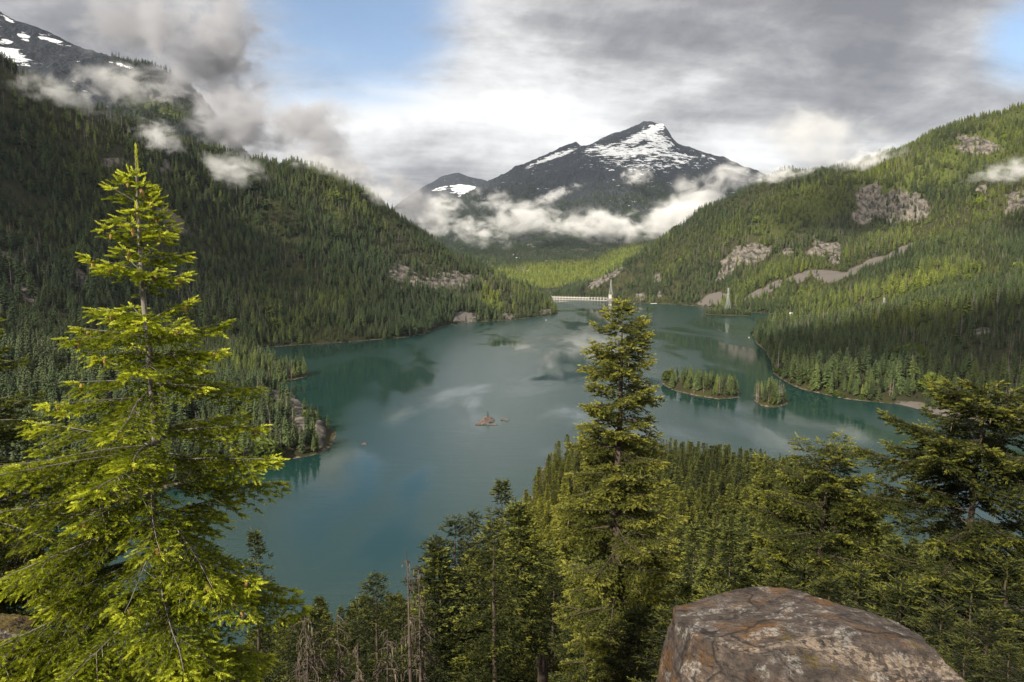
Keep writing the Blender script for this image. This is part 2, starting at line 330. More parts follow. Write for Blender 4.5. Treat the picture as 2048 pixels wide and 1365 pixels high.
# near headland and the slope under the viewpoint (metres)
ctrl += [(60, 470, 9), (120, 470, 11), (180, 460, 9), (50, 400, 14), (110, 400, 17), (170, 390, 13), (40, 330, 20), (100, 330, 24), (160, 330, 19), (25, 260, 26), (90, 260, 32), (150, 260, 28), (0, 190, 34), (-60, 190, 14), (70, 190, 48), (150, 190, 44), (250, 180, 30), (-130, 150, 14), (-60, 130, 50), (0, 130, 60), (60, 130, 70), (140, 120, 70), (260, 120, 60),
         (-160, 90, 60), (-100, 90, 62), (-40, 80, 82), (0, 80, 88), (40, 80, 96), (100, 75, 98), (180, 60, 100), (-100, 50, 95), (-40, 45, 108), (0, 45, 110), (30, 45, 113), (70, 40, 118), (120, 20, 130), (-80, 15, 130), (-30, 25, 124), (-12, 22, 128.5), (0, 25, 127), (12, 24, 129), (25, 25, 130), (40, 18, 136), (-12, 12, 140.6), (-6, 11, 141.4), (0, 11, 140.4), (6, 10, 141.4), (12, 11, 141.2), (20, 12, 140.5), (-8, 5, 145.6), (0, 5, 145.6), (6, 5, 145.0), (0, 17, 134.5), (8, 17, 135), (-8, 17, 135), (16, 17, 135.5), (-8, -2, 148.4), (0, -1, 148.4), (8, -2, 148.4), (0, -15, 152), (40, -10, 151), (-40, -10, 149), (150, -15, 160), (-150, -15, 150)]
# valley floor beyond the dam
ctrl += [(60, 2990, 0), (130, 3010, 0), (220, 3020, 1), (320, 2990, 2), (440, 2920, 3), (100, 3300, -10), (300, 3300, 0), (200, 3800, -20), (500, 3800, 60), (0, 3800, 40), (-200, 3400, 60), (900, 3900, 200), (-2500, 3500, 300), (3000, 3900, 600), (-2500, 500, 600), (2600, 500, 400)]
# islets
ISLES = []
def isle(pts, hgt, step):
    ring = np.array([tuple(onw(*p)[:2]) for p in pts]); c = ring.mean(0); r = np.array(dens([tuple(q) for q in ring] + [tuple(ring[0])], step))[:-1]
    keep = [q for q in ctrl if not (q[2] < -3 and np.min(np.linalg.norm(r - q[:2], axis=1)) < 50)]; ctrl[:] = keep
    for q in r:
        d = (q - c); ctrl.append((*q, 0.3)); ctrl.append((*(q + d / (np.linalg.norm(d) + 1e-9) * 16), -7)); ctrl.append((*(c + d * 0.78), hgt * 0.7)); ctrl.append((*(c + d * 0.4), hgt))
    ISLES.append((c, r, hgt))
isle([(1322, 766), (1345, 780), (1390, 791), (1440, 799), (1482, 795), (1475, 782), (1430, 768), (1370, 758), (1335, 758)], 5.5, 12)
isle([(1510, 801), (1525, 812), (1550, 815), (1573, 808), (1565, 796), (1540, 790), (1520, 793)], 6.0, 9)
isle([(1402, 628), (1440, 631), (1500, 631.5), (1505, 629), (1480, 626), (1430, 625.5)], 3.0, 25)
rbf = RBF(ctrl)

NU, NVv, Y0 = 860, 900, 20.0
U = np.linspace(-1.05, 1.05, NU); YV = np.concatenate([np.exp(np.linspace(math.log(4.0), math.log(320.0), 330, endpoint=False)), np.exp(np.linspace(math.log(320.0), math.log(3950.0), NVv - 330))]); KV = np.arange(NVv)
UU, YY = np.meshgrid(U, YV); XX = UU * YY; YY = YY - Y0
ZZ = rbf(XX, YY)
dist = np.hypot(XX, YY)
hill = np.clip(ZZ, 0, 400)
ZZ += np.clip(hill - 12, 0, 200) / 200 * 34 * np.clip((dist - 250) / 700, 0, 1) * (fbm(XX, YY, 330, 5, 3) + 0.35 * fbm(XX, YY, 190, 4, 9, True))
ZZ += np.clip(ZZ * 0.4, 0, 1.6) * fbm(XX, YY, 26, 4, 21) * np.clip(dist / 60, 0.25, 1.6)
ZZ += np.clip(1 - dist / 90, 0, 1) * 0.5 * fbm(XX, YY, 3.2, 5, 33)
lu0, lu1, LYV = U[0], U[-1], np.log(YV)
def ground(x, y, grid=None):
    g = ZZ if grid is None else grid
    x, y = np.asarray(x, float), np.asarray(y, float) + Y0
    a = np.clip((x / y - lu0) / (lu1 - lu0) * (NU - 1), 0, NU - 1.001); b = np.clip(np.interp(np.log(np.maximum(y, 4.0)), LYV, KV), 0, NVv - 1.001)
    i, j = a.astype(int), b.astype(int); a, b = a - i, b - j
    return (g[j, i] * (1 - a) + g[j, i + 1] * a) * (1 - b) + (g[j + 1, i] * (1 - a) + g[j + 1, i + 1] * a) * b

PXg, PYg = project(np.stack([XX.ravel(), YY.ravel(), ZZ.ravel()], 1)); PXg = PXg.reshape(ZZ.shape); PYg = PYg.reshape(ZZ.shape)
def blob(px, py, rx, ry, ang=0.0, ymin=300, ymax=9999, X=None, Y_=None, dep=None):
    X = PXg if X is None else X; Y_ = PYg if Y_ is None else Y_; dep = YY if dep is None else dep
    dx, dy = X - px, Y_ - py; c, s = math.cos(R(ang)), math.sin(R(ang))
    u, v = (dx * c + dy * s) / rx, (-dx * s + dy * c) / ry
    return np.where((dep > ymin) & (dep < ymax), np.clip(1.5 - np.sqrt(u * u + v * v), 0, 1), 0)
rock = np.zeros_like(ZZ); scree = np.zeros_like(ZZ); green = np.zeros_like(ZZ)
for b in [(1740, 400, 30, 28, 0), (1795, 418, 55, 30, 10), (1835, 410, 22, 22), (1725, 435, 22, 16), (1955, 292, 36, 16), (1930, 280, 15, 10), (1490, 515, 42, 20, -20), (1455, 540, 25, 12, -50), (1520, 505, 24, 16), (1640, 500, 22, 15), (1670, 510, 12, 18), (1575, 505, 12, 9), (2030, 405, 30, 18, -30), (1960, 380, 14, 10), (800, 550, 20, 20, 40), (795, 550, 12, 28), (830, 564, 16, 13), (905, 562, 40, 15), (950, 562, 28, 14, 15), (1000, 558, 26, 11, 10), (870, 568, 18, 14), (930, 636, 20, 10), (1015, 633, 16, 6), (1095, 624, 14, 4),
          (230, 326, 20, 10), (100, 545, 16, 22, 30), (25, 520, 32, 16), (60, 590, 36, 12, 20), (165, 560, 10, 26, -20), (330, 340, 12, 14), (490, 330, 18, 8), (405, 395, 8, 10), (570, 800, 34, 16, 10), (600, 840, 12, 34, -10), (640, 870, 10, 20), (1205, 556, 26, 10, -25), (1230, 545, 20, 8, -30), (1190, 570, 14, 8), (1315, 560, 10, 14), (1320, 590, 6, 12), (1280, 594, 12, 8), (1750, 330, 9, 6), (1960, 672, 22, 10, -15), (1930, 650, 14, 7)]: rock = np.maximum(rock, blob(*b))
def strip(pts, w, arr):
    for (a, b), (c, d) in zip(pts[:-1], pts[1:]):
        arr = np.maximum(arr, blob((a + c) / 2, (b + d) / 2, math.hypot(c - a, d - b) * 0.62, w, math.degrees(math.atan2(d - b, c - a)), 1300))
    return arr
scree = strip([(1490, 605), (1530, 580), (1570, 562), (1620, 548), (1690, 552), (1725, 533), (1770, 516), (1830, 490)], 7.5, scree)
scree = np.maximum.reduce([scree, blob(1600, 556, 18, 9, -30), blob(1655, 555, 22, 9), blob(1430, 597, 24, 12), blob(1415, 606, 18, 6), blob(345, 440, 48, 15, 38, 900), blob(1860, 820, 70, 14, 12), blob(1950, 832, 50, 16, 8), blob(2030, 840, 50, 16, 5), blob(905, 640, 8, 4), blob(928, 634, 16, 8)])
green = np.maximum.reduce([blob(980, 600, 26, 18, 40), blob(640, 400, 120, 40, 30) * 0.5, blob(1990, 280, 110, 45, -25) * 0.55, blob(1830, 345, 120, 40, -15) * 0.7, blob(1620, 420, 110, 35, -20) * 0.35, blob(1850, 560, 120, 25, -10) * 0.3, blob(700, 600, 90, 30) * 0.5])  # brighter green patches, sunlight on the slopes put into the colour
rag = fbm(XX, YY, 55, 5, 201) * 0.9 + fbm(XX, YY + ZZ, 18, 3, 207) * 0.35
core = np.maximum.reduce([blob(1785, 412, 62, 27, 8), blob(1730, 400, 20, 24)])
rock = np.clip(rock * 1.05 + np.where(rock > 0.02, rag * (1 - 0.65 * np.clip(core * 1.5, 0, 1)), 0), 0, 1); scree = np.clip(scree * 1.05 + np.where(scree > 0.02, rag * 0.55, 0), 0, 1)
strat = fbm(XX * 1.0 + ZZ * 0.25, ZZ * 0.35 + YY * 0.2, 30, 4, 211, True)
ZZ = ZZ + sstep(rock, 0.3, 0.7) * (strat * 5.0 + 2.0)
def grid_tris(nr, nc):
    i = np.arange(nr - 1)[:, None] * nc + np.arange(nc - 1)[None]; i = i.ravel()
    return np.stack([i, i + 1, i + nc + 1, i + nc], 1)
tme = mesh("terrain", np.stack([XX.ravel(), YY.ravel(), ZZ.ravel()], 1), grid_tris(NVv, NU), M_TERR, attrs={'rock': rock.ravel(), 'scree': scree.ravel(), 'green': green.ravel()}, smooth=True)
tag(obj("terrain", tme), 'steep forested valley sides and shores round the green lake', 'terrain', kind='structure')
EL = np.maximum.accumulate(np.where(YY > 8, (ZZ - EYE) / np.maximum(YY, 1), -9.0), axis=0)      # horizon seen so far along each bearing

# ------------------------------------------------------------------ lake
def lake():
    m, N, out = mat("lake_water")
    pos = N.n('ShaderNodeNewGeometry').outputs['Position']
    wind = N.noise(N.vm('MULTIPLY', pos, (0.0032, 0.0011, 0)), 1.0, 4, 0.5, 1.2)
    calm = N.noise(N.vm('MULTIPLY', pos, (0.011, 0.0045, 0)), 1.0, 5, 0.55, 0.8)
    w = N.ss(N.m('ADD', N.m('MULTIPLY', wind, 0.75), N.m('MULTIPLY', calm, 0.25)), 0.43, 0.51)
    r1 = N.noise(N.vm('MULTIPLY', pos, (0.30, 0.75, 0)), 1.0, 3, 0.55)
    r2 = N.noise(N.vm('MULTIPLY', pos, (0.05, 0.16, 0)), 1.0, 3, 0.5)
    h = N.m('ADD', N.m('MULTIPLY', r1, 0.17), N.m('MULTIPLY', r2, 0.35))
    bp = N.n('ShaderNodeBump', ins={'Strength': N.m('ADD', 0.07, N.m('MULTIPLY', w, 0.45)), 'Distance': 1.0, 'Height': h})
    milk = N.mix(N.noise(N.vm('MULTIPLY', pos, (0.004, 0.004, 0)), 1.0, 3), (0.007, 0.029, 0.025), (0.012, 0.043, 0.037))
    b = N.n('ShaderNodeBsdfPrincipled', ins={'Base Color': milk, 'Roughness': N.m('ADD', 0.03, N.m('MULTIPLY', w, 0.20)), 'IOR': 1.333, 'Normal': bp.outputs[0]})
    N.t.links.new(b.outputs[0], out.inputs[0])
    V = [(-1200, 60, 0), (1300, 60, 0), (1300, 3060, 0), (-1200, 3060, 0)]
    tag(obj("lake", mesh("lake", V, [(0, 1, 2, 3)], m)), 'turquoise green mountain lake with calm and rippled bands', 'lake', kind='structure')
lake()

# ------------------------------------------------------------------ far mountains
def mountain(name, pts, px0, px1, Ya, Yb, nc, nr, amp, wl_, seed, label, snowfn):
    f = RBF(pts); u = np.linspace((px0 - 1024) / F, (px1 - 1024) / F, nc); yv = np.linspace(Ya, Yb, nr)
    u2, y2 = np.meshgrid(u, yv); x2 = u2 * y2; z2 = f(x2, y2)
    k = np.clip(z2 / 500, 0.1, 1.0) * np.clip(1.0 - (z2 - 0.45 * z2.max()) / (0.5 * z2.max()), 0.42, 1)
    z2 = z2 + amp * k * (fbm(x2, y2, wl_, 6, seed) * 0.9 + 0.75 * fbm(x2, y2, wl_ * 0.5, 6, seed + 40, True, 0.58) - 0.25)
    px, py = project(np.stack([x2.ravel(), y2.ravel(), z2.ravel()], 1)); px = px.reshape(x2.shape); py = py.reshape(x2.shape)
    rk, sn, gr, alp = snowfn(px, py, x2, y2, z2)
    me = mesh(name, np.stack([x2.ravel(), y2.ravel(), z2.ravel()], 1), grid_tris(nr, nc), M_MTN, attrs={'rock': rk.ravel(), 'scree': np.zeros(x2.size), 'snow': sn.ravel(), 'green': gr.ravel(), 'alpine_shade': np.maximum(alp, 0.9 * (1 - gr) * sstep(z2, 150, 420)).ravel()}, smooth=True)  # alpine tone carried down the slopes to paint the mountain's cloud shade
    tag(obj(name, me), label, 'mountain', kind='structure')
    return x2, y2, z2, px, py, alp, sn
def pk(px, py, Y, t=0.0): p = at(px, py, Y); return (p.x, p.y, p.z - t)
H_pts = [pk(*p) for p in [(700, 520, 7400), (820, 465, 7500), (860, 435, 7500), (900, 402, 7600), (960, 372, 7700), (1030, 337, 7850), (1080, 317, 7950), (1120, 303, 8000), (1138, 293, 8000), (1152, 287, 8000), (1166, 305, 8000), (1190, 289, 8050), (1225, 268, 8100), (1265, 249, 8100), (1285, 238, 8100), (1302, 233, 8100), (1326, 237, 8100), (1337, 254, 8080), (1347, 276, 8050), (1362, 290, 8050), (1400, 300, 8050), (1440, 318, 8100), (1480, 338, 8150), (1560, 380, 8200), (1700, 420, 8200)]]
H_pts += [(x * 1.12, y * 1.12, z - 500) for x, y, z in H_pts]
H_pts += [pk(*p) for p in [(1300, 290, 7500), (1230, 310, 7400), (1380, 330, 7500), (1290, 330, 6900), (1180, 350, 7000), (1080, 370, 7000), (1400, 390, 6800), (1290, 390, 6300), (1150, 410, 6300), (1020, 420, 6500), (950, 460, 6300), (1300, 440, 5800), (1180, 455, 5700), (1050, 470, 5700), (1420, 440, 5900), (900, 500, 5700), (960, 500, 5200), (1080, 500, 5100), (1200, 500, 5000), (1300, 490, 5000), (950, 540, 4700), (1060, 545, 4600), (1150, 545, 4500), (1230, 535, 4500), (1000, 572, 4300), (1080, 578, 4200), (1160, 575, 4150), (1230, 560, 4200), (800, 530, 5200), (1500, 470, 5200), (1080, 592, 3900), (1180, 592, 3850), (1000, 592, 3900), (1260, 585, 3900), (1350, 500, 4700), (700, 560, 4500), (1600, 540, 4500)]]
def snow_h(px, py, x, y, z):
    alp = sstep(z + 260 * fbm(x, y, 700, 4, 5), 650, 1150)
    D_ = dict(X=px, Y_=py, dep=y)
    sn = np.maximum.reduce([blob(1290, 268, 60, 9, -27, 5000, **D_) * 1.0, blob(1255, 302, 85, 13, 0, 5000, **D_) * .85, blob(1318, 285, 34, 18, 40, 5000, **D_) * .85, blob(1300, 325, 110, 18, 0, 5000, **D_) * .5, blob(1340, 310, 60, 7, 5, 5000, **D_) * .7, blob(1205, 298, 22, 6, -20, 5000, **D_) * .8, blob(1110, 313, 45, 5, -20, 5000, **D_) * .9, blob(1420, 318, 30, 5, 25, 5000, **D_) * .5, blob(1060, 333, 14, 3, -20, 5000, **D_) * .6])
    gr = np.maximum.reduce([blob(1100, 555, 150, 26, -4, 3000, **D_), blob(1230, 540, 70, 30, -28, 3000, **D_), blob(960, 530, 60, 18, 10, 3000, **D_) * .6, blob(1200, 335, 60, 14, 0, 3000, **D_) * .6])  # sunlight on the valley behind the dam put into a brighter green
    rk = np.maximum.reduce([blob(1060, 497, 14, 8, 0, 3000, **D_), blob(1042, 536, 9, 6, 0, 3000, **D_), blob(1155, 512, 8, 4, 0, 3000, **D_), blob(1000, 365, 30, 5, -30, 3000, **D_)])
    return rk, sn, gr, alp
HM = mountain("mountain", H_pts, 640, 1760, 3820, 8700, 760, 360, 120, 900, 60, 'dark pyramid mountain with snow patches rising behind the dam', snow_h)
I_pts = [pk(*p) for p in [(700, 470, 10500), (780, 420, 10500), (846, 376, 10500), (880, 357, 10500), (917, 347, 10500), (930, 352, 10500), (945, 358, 10500), (972, 361, 10500), (1040, 400, 10500)]]
I_pts += [(x * 1.1, y * 1.1, z - 500) for x, y, z in I_pts] + [pk(*p) for p in [(840, 430, 9400), (900, 410, 9500), (950, 400, 9600), (870, 480, 9000), (960, 470, 9000), (760, 500, 9200), (1040, 480, 9200)]]
def snow_i(px, py, x, y, z):
    alp = sstep(-py, -405, -385); D_ = dict(X=px, Y_=py, dep=y)
    sn = np.maximum.reduce([blob(938, 374, 36, 20, 10, 5000, **D_) * 1.1, blob(892, 360, 36, 9, -15, 5000, **D_) * .9, blob(868, 375, 26, 8, 0, 5000, **D_) * .75])
    return np.zeros_like(x), sn, blob(890, 410, 40, 12, 0, 3000, **D_) * .5, alp
mountain("mountain", I_pts, 640, 1100, 8800, 11600, 300, 140, 60, 900, 90, 'small snowy summit in the gap left of the pyramid mountain', snow_i)
J_pts = [pk(*p) for p in [(-500, -200, 3900), (-200, -60, 3800), (0, 30, 3700), (30, 45, 3700), (60, 68, 3680), (100, 70, 3660), (140, 92, 3640), (180, 117, 3620), (250, 131, 3560), (330, 156, 3480), (380, 177, 3420), (415, 206, 3380), (437, 240, 3350), (480, 300, 3300), (560, 380, 3300), (700, 460, 3300)]]
J_pts += [(x * 1.12, y * 1.12, z - 300) for x, y, z in J_pts] + [pk(*p) for p in [(0, 120, 3150), (120, 150, 3050), (250, 200, 3000), (350, 240, 3000), (0, 250, 2700), (200, 300, 2600), (400, 350, 2600), (600, 450, 2700), (-400, 100, 2800)]]
def snow_j(px, py, x, y, z):
    D_ = dict(X=px, Y_=py, dep=y)
    sn = np.maximum.reduce([blob(25, 112, 45, 12, 25, 900, **D_), blob(50, 75, 14, 8, 40, 900, **D_), blob(95, 78, 30, 4, 15, 900, **D_) * .9, blob(10, 85, 14, 5, 0, 900, **D_), blob(250, 133, 25, 2.5, 15, 900, **D_) * .9, blob(335, 195, 6, 2, 0, 900, **D_) * .8, blob(15, 38, 14, 3, 35, 900, **D_)])
    gr = np.maximum.reduce([blob(345, 215, 90, 26, 12, 900, **D_) * .8, blob(150, 150, 60, 14, 15, 900, **D_) * .6])
    return blob(320, 185, 70, 20, 12, 900, **D_) * .75, sn, gr, sstep(-px, -330, -180)
JM = mountain("mountain", J_pts, -400, 800, 2550, 4300, 520, 220, 46, 420, 120, 'rocky ridge with snow patches in cloud above the left slope', snow_j)

# ------------------------------------------------------------------ conifer builder
def unit(a): return a / (np.linalg.norm(a, axis=-1, keepdims=True) + 1e-9)
def leaves(rng, P, D, Ln, age_shade, K, nl, w, spread=0.9, flat=0.6, tipboost=0.0):
    """K slim needles or leaf blades on each twig, as single triangles"""
    n = len(P); P, D = np.repeat(P, K, 0), np.repeat(D, K, 0); Ln = np.repeat(Ln, K); age_shade = np.repeat(age_shade, K)
    s = (np.tile(np.arange(K), n) + rng.random(n * K)) / K
    ph = np.tile(np.arange(K) * 2.39996, n) + np.repeat(rng.random(n) * 6.28, K)
    ref = np.array([[0, 0, 1.0]]); a = np.cross(D, ref); bad = np.linalg.norm(a, axis=1) < 0.05; a[bad] = (1, 0, 0); a = unit(a); b = np.cross(a, D)
    out = a * np.cos(ph)[:, None] + b * (np.sin(ph) * flat)[:, None] + ref * 0.12
    sp = spread * (1.1 - 0.75 * s)
    d = unit(D * np.cos(sp)[:, None] + out * np.sin(sp)[:, None])
    base = P + D * (Ln * s)[:, None]; ln = (nl * (0.75 + 0.5 * rng.random(n * K)))[:, None]
    side = unit(np.cross(d, out + 0.35 * rng.standard_normal((n * K, 3)))) * w * 0.5
    tip = base + d * ln; mid = base + d * ln * 0.42
    V = np.stack([base - side * 0.5, mid + side, tip, mid - side], 1)
    i = np.arange(n * K)[:, None] * 4; T = np.concatenate([i + [0, 1, 3], i + [1, 2, 3]])
    g = np.clip(age_shade + tipboost * s, 0, 1); A = np.stack([g * 0.9, g, np.clip(g + 0.08, 0, 1), g], 1)
    return V.reshape(-1, 3), T, A.ravel()

def conifer(seed, H, prof, wh=0.4, nb=5, elev=(45, 10, -25), sag=(0, -15, -10), base=0.03, sec=0.16, ter=0.14, seclen=0.42, twig=0.16, K=10, nl=0.035, w=0.006, trunk=0.02, bend=0.0, gap=None, bare=0.25, age_in=(0.0, 0.55), woodmin=0.5, spread=0.9, side_bias=None, limbk=0.2, dense=1.0, tipboost=0.15, hang=0.2, jit=0.25, flat=0.6):
    """wood and foliage of one conifer standing at the origin. prof: [(metres below the top, branch length)]"""
    rng = np.random.default_rng(seed); wood = Geo(); limb = Geo()
    px_, py_ = zip(*prof)
    zt = np.linspace(0, H, 26); lean = bend * (zt / H) ** 2; wob = 0.012 * H * np.array([vnoise(np.array([k * 0.35]), np.array([seed * 1.7]), 5)[0] for k in range(26)])
    wob = wob - np.linspace(wob[0], wob[-1], 26)
    tp = np.stack([lean + wob, wob * 0.5, zt], 1); tr = H * trunk * (1 - zt / H) ** 0.85 + 0.006 + H * trunk * 0.35 * np.exp(-zt / (H * 0.04))
    wood.tube(tp, tr, 9)
    P, D, Ln, AG = [], [], [], []
    cones = []
    d = 0.02; az0 = rng.random() * 6.28
    while d < H * (1 - base):
        t = d / H; Lb = np.interp(d, px_, py_); z = H - d
        n = max(2, int(round(nb * (0.6 + 0.8 * rng.random())))) if d > wh else max(3, nb - 1)
        az0 += 0.9
        for j in range(n):
            if gap is not None and rng.random() < gap: continue
            az = az0 + 6.283 * j / n + rng.normal() * jit
            L_ = Lb * (1 + (rng.random() - 0.55) * 0.6)
            if side_bias is not None: L_ *= 1 + side_bias[0] * math.cos(az - side_bias[1])
            if L_ < 0.03: continue
            zz = z + (rng.random() - 0.5) * wh * 0.7
            u = np.linspace(0, 1, 8); tt = np.array([0, 0.35, 1.0])
            e0 = np.interp(t, tt, elev) + rng.normal() * 8; sg = np.interp(t, tt, sag)
            e = np.radians(e0 + sg * u + 16 * u * u * (1 if t < 0.55 else 0.6))
            azs = az + np.cumsum(rng.normal(size=8)) * 0.06
            stp = np.stack([np.cos(e) * np.cos(azs), np.cos(e) * np.sin(azs), np.sin(e)], 1) * L_ / 7; stp[0] = 0
            o = np.array([np.interp(zz, zt, tp[:, 0]), np.interp(zz, zt, tp[:, 1]), zz])
            c = o + np.cumsum(stp, 0)
            if L_ > woodmin * 0.5: limb.tube(c, np.interp(zz, zt, tr) * limbk * np.linspace(1, 0.15, 8) + 0.003, 4)
            b0 = bare * (rng.random() * 0.8 + 0.5) * min(1, L_ / (max(py_) * 0.5))
            m = max(2, int(L_ * (1 - b0) / sec))
            us = np.linspace(b0, 1, m) ** 0.92
            cs = np.stack([np.interp(us, u, c[:, k]) for k in range(3)], 1)
            tg = unit(np.stack([np.interp(us, u, np.gradient(c[:, k])) for k in range(3)], 1))
            sd = unit(np.cross(tg, np.array([[0, 0, 1.0]])))
            for sgn in (1, -1):
                l2 = seclen * L_ * (1 - us) ** 0.75 * np.minimum(1, (us - b0) * 4 + 0.35) * (0.6 + 0.7 * rng.random(m)) + twig * 0.8
                dv = unit(tg * (0.75 + 0.3 * rng.random((m, 1))) + sgn * sd * 0.9 + np.array([[0, 0, 1.0]]) * (rng.normal(size=(m, 1)) * 0.18 - hang))
                nt = np.maximum(1, (l2 / ter).astype(int))
                for q in range(m):
                    k = nt[q]; f = (np.arange(k) + 1) / k
                    ll = l2[q]; dd = dv[q]
                    cv = cs[q] + dd * (f * ll)[:, None] + np.array([0, 0, -1.0]) * (f * f * ll * hang * 0.6)[:, None]
                    if ll > 0.35 and woodmin < 1: limb.tube(np.stack([cs[q], cv[-1]]), [0.006, 0.003], 3)
                    sd2 = unit(np.cross(dd, np.array([0, 0, 1.0])))
                    for s2 in (1, -1, 0):
                        if s2 == 0:
                            P.append(cv[-1:] - dd * twig * 0.3); D.append(dd[None] + rng.normal(size=(1, 3)) * 0.1); Ln.append(np.array([twig * 1.1])); ag = np.array([1.0])
                        else:
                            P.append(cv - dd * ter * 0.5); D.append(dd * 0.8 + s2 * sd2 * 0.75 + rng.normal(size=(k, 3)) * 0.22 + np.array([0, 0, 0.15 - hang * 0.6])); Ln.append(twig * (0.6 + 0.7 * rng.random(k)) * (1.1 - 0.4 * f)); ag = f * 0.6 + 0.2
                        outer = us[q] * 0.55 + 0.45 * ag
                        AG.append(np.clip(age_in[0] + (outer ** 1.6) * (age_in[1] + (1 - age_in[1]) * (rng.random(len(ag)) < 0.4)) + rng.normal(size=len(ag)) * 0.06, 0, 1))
            P.append(c[-1:]); D.append(tg[-1:]); Ln.append(np.array([twig * 1.3])); AG.append(np.array([1.0]))
            cones.append((c[-2] * 0.5 + c[-1] * 0.5, t, az))
        d += wh * (0.75 + 0.5 * rng.random()) * (0.55 + 0.45 * min(1, t * 4)) * (1 + (dense - 1) * min(1, max(0, t - 0.3) * 3))
    # leader
    P.append(np.array([[tp[-1, 0], tp[-1, 1], H - 0.02 * k * twig / 0.16 * 4] for k in range(1, 7)])); D.append(np.tile([[0, 0, 1.0]], (6, 1))); Ln.append(np.full(6, twig * 0.9)); AG.append(np.full(6, 0.95))
    P, D, Ln, AG = np.concatenate(P), unit(np.concatenate(D)), np.concatenate(Ln), np.concatenate(AG)
    V, T, A = leaves(rng, P, D, Ln, AG, K, nl, w, spread, flat, tipboost)
    return wood, limb, (V, T, A), cones

# far conifers of the forest: a few hundred triangles each, one metre tall, stretched when placed
def far_conifer(seed, width=0.15, nl=15, nb=9, base=0.1, droop=0.35, sparse=0.0, dead=False):
    rng = np.random.default_rng(seed); g = Geo(); tr = Geo()
    tr.tube([(0, 0, -0.08), (0, 0, 0.5), (0, 0, 0.97)], [0.012, 0.008, 0.001], 5)
    if dead:
        for i in range(46):
            h = 0.2 + 0.75 * rng.random(); a = rng.random() * 6.28; r = (1 - h) * 0.2 * (0.4 + rng.random())
            tr.tube([(0, 0, h), (r * math.cos(a), r * math.sin(a), h - r * 0.3)], [0.004, 0.001], 3)
        return None, tr
    for i in range(nl):
        h = base + (1 - base) * (i + 0.5) / nl; r0 = width * (1 - h) ** 0.72 * (1.0 if h > base + 0.12 else 0.75) + 0.012
        for j in range(nb):
            if rng.random() < sparse: continue
            a = 6.283 * (j + rng.random() * 0.9) / nb + i; r = r0 * (0.6 + 0.65 * rng.random()); hz = h + (rng.random() - 0.5) * 0.05
            dr = np.array([math.cos(a), math.sin(a), 0]); sd = np.array([-math.sin(a), math.cos(a), 0]) * r * 0.36
            o = np.array([0, 0, hz + 0.025]); zd = -droop * r * (0.6 + 0.8 * rng.random())
            mid = o + dr * r * 0.55 + np.array([0, 0, zd * 0.3]); tip = o + dr * r + np.array([0, 0, zd])
            lw = np.array([0, 0, -0.03 * rng.random() - 0.008])
            g.add([o, mid + sd + lw, tip, mid - sd + lw, mid + np.array([0, 0, 0.008])], [(0, 1, 4), (4, 1, 2), (0, 4, 3), (4, 2, 3)], [0.1, 0.45, 0.9, 0.45, 0.6])  # vertex tone paints lit tips and a shaded crown interior
    g.add([(0.012, 0, 0.93), (-0.006, 0.01, 0.93), (-0.006, -0.01, 0.93), (0, 0, 1.0)], [(0, 1, 3), (1, 2, 3), (2, 0, 3)], 0.9)
    return g, tr
def far_shrub(seed):
    rng = np.random.default_rng(seed); g = Geo()
    for i in range(420):
        v = rng.normal(size=3); v /= np.linalg.norm(v); v[2] = abs(v[2]); rr = 0.75 + 0.3 * rng.random()
        c = v * np.array([0.5, 0.5, 0.8]) * rr; a = rng.normal(size=3) * 0.075; b = rng.normal(size=3) * 0.075
        g.add([c + a, c + b, c - a * 0.6 - b * 0.5], [(0, 1, 2)], 0.2 + 0.7 * v[2])
    return g, None
def proto(name, g, tr, fm, bm):
    V, T, A, I = [], [], [], []; n = 0
    for k, q in enumerate((g, tr)):
        if q is None: continue
        v, t, a = q.arrays() if isinstance(q, Geo) else q
        V.append(v); T.append(t + n); A.append(a); I.append(np.full(len(t), k)); n += len(v)
    me = mesh(name, np.concatenate(V), np.concatenate(T), [fm, bm], np.concatenate(I), {'age_shade': np.concatenate(A)})
    return bpy.data.objects.new(name, me)
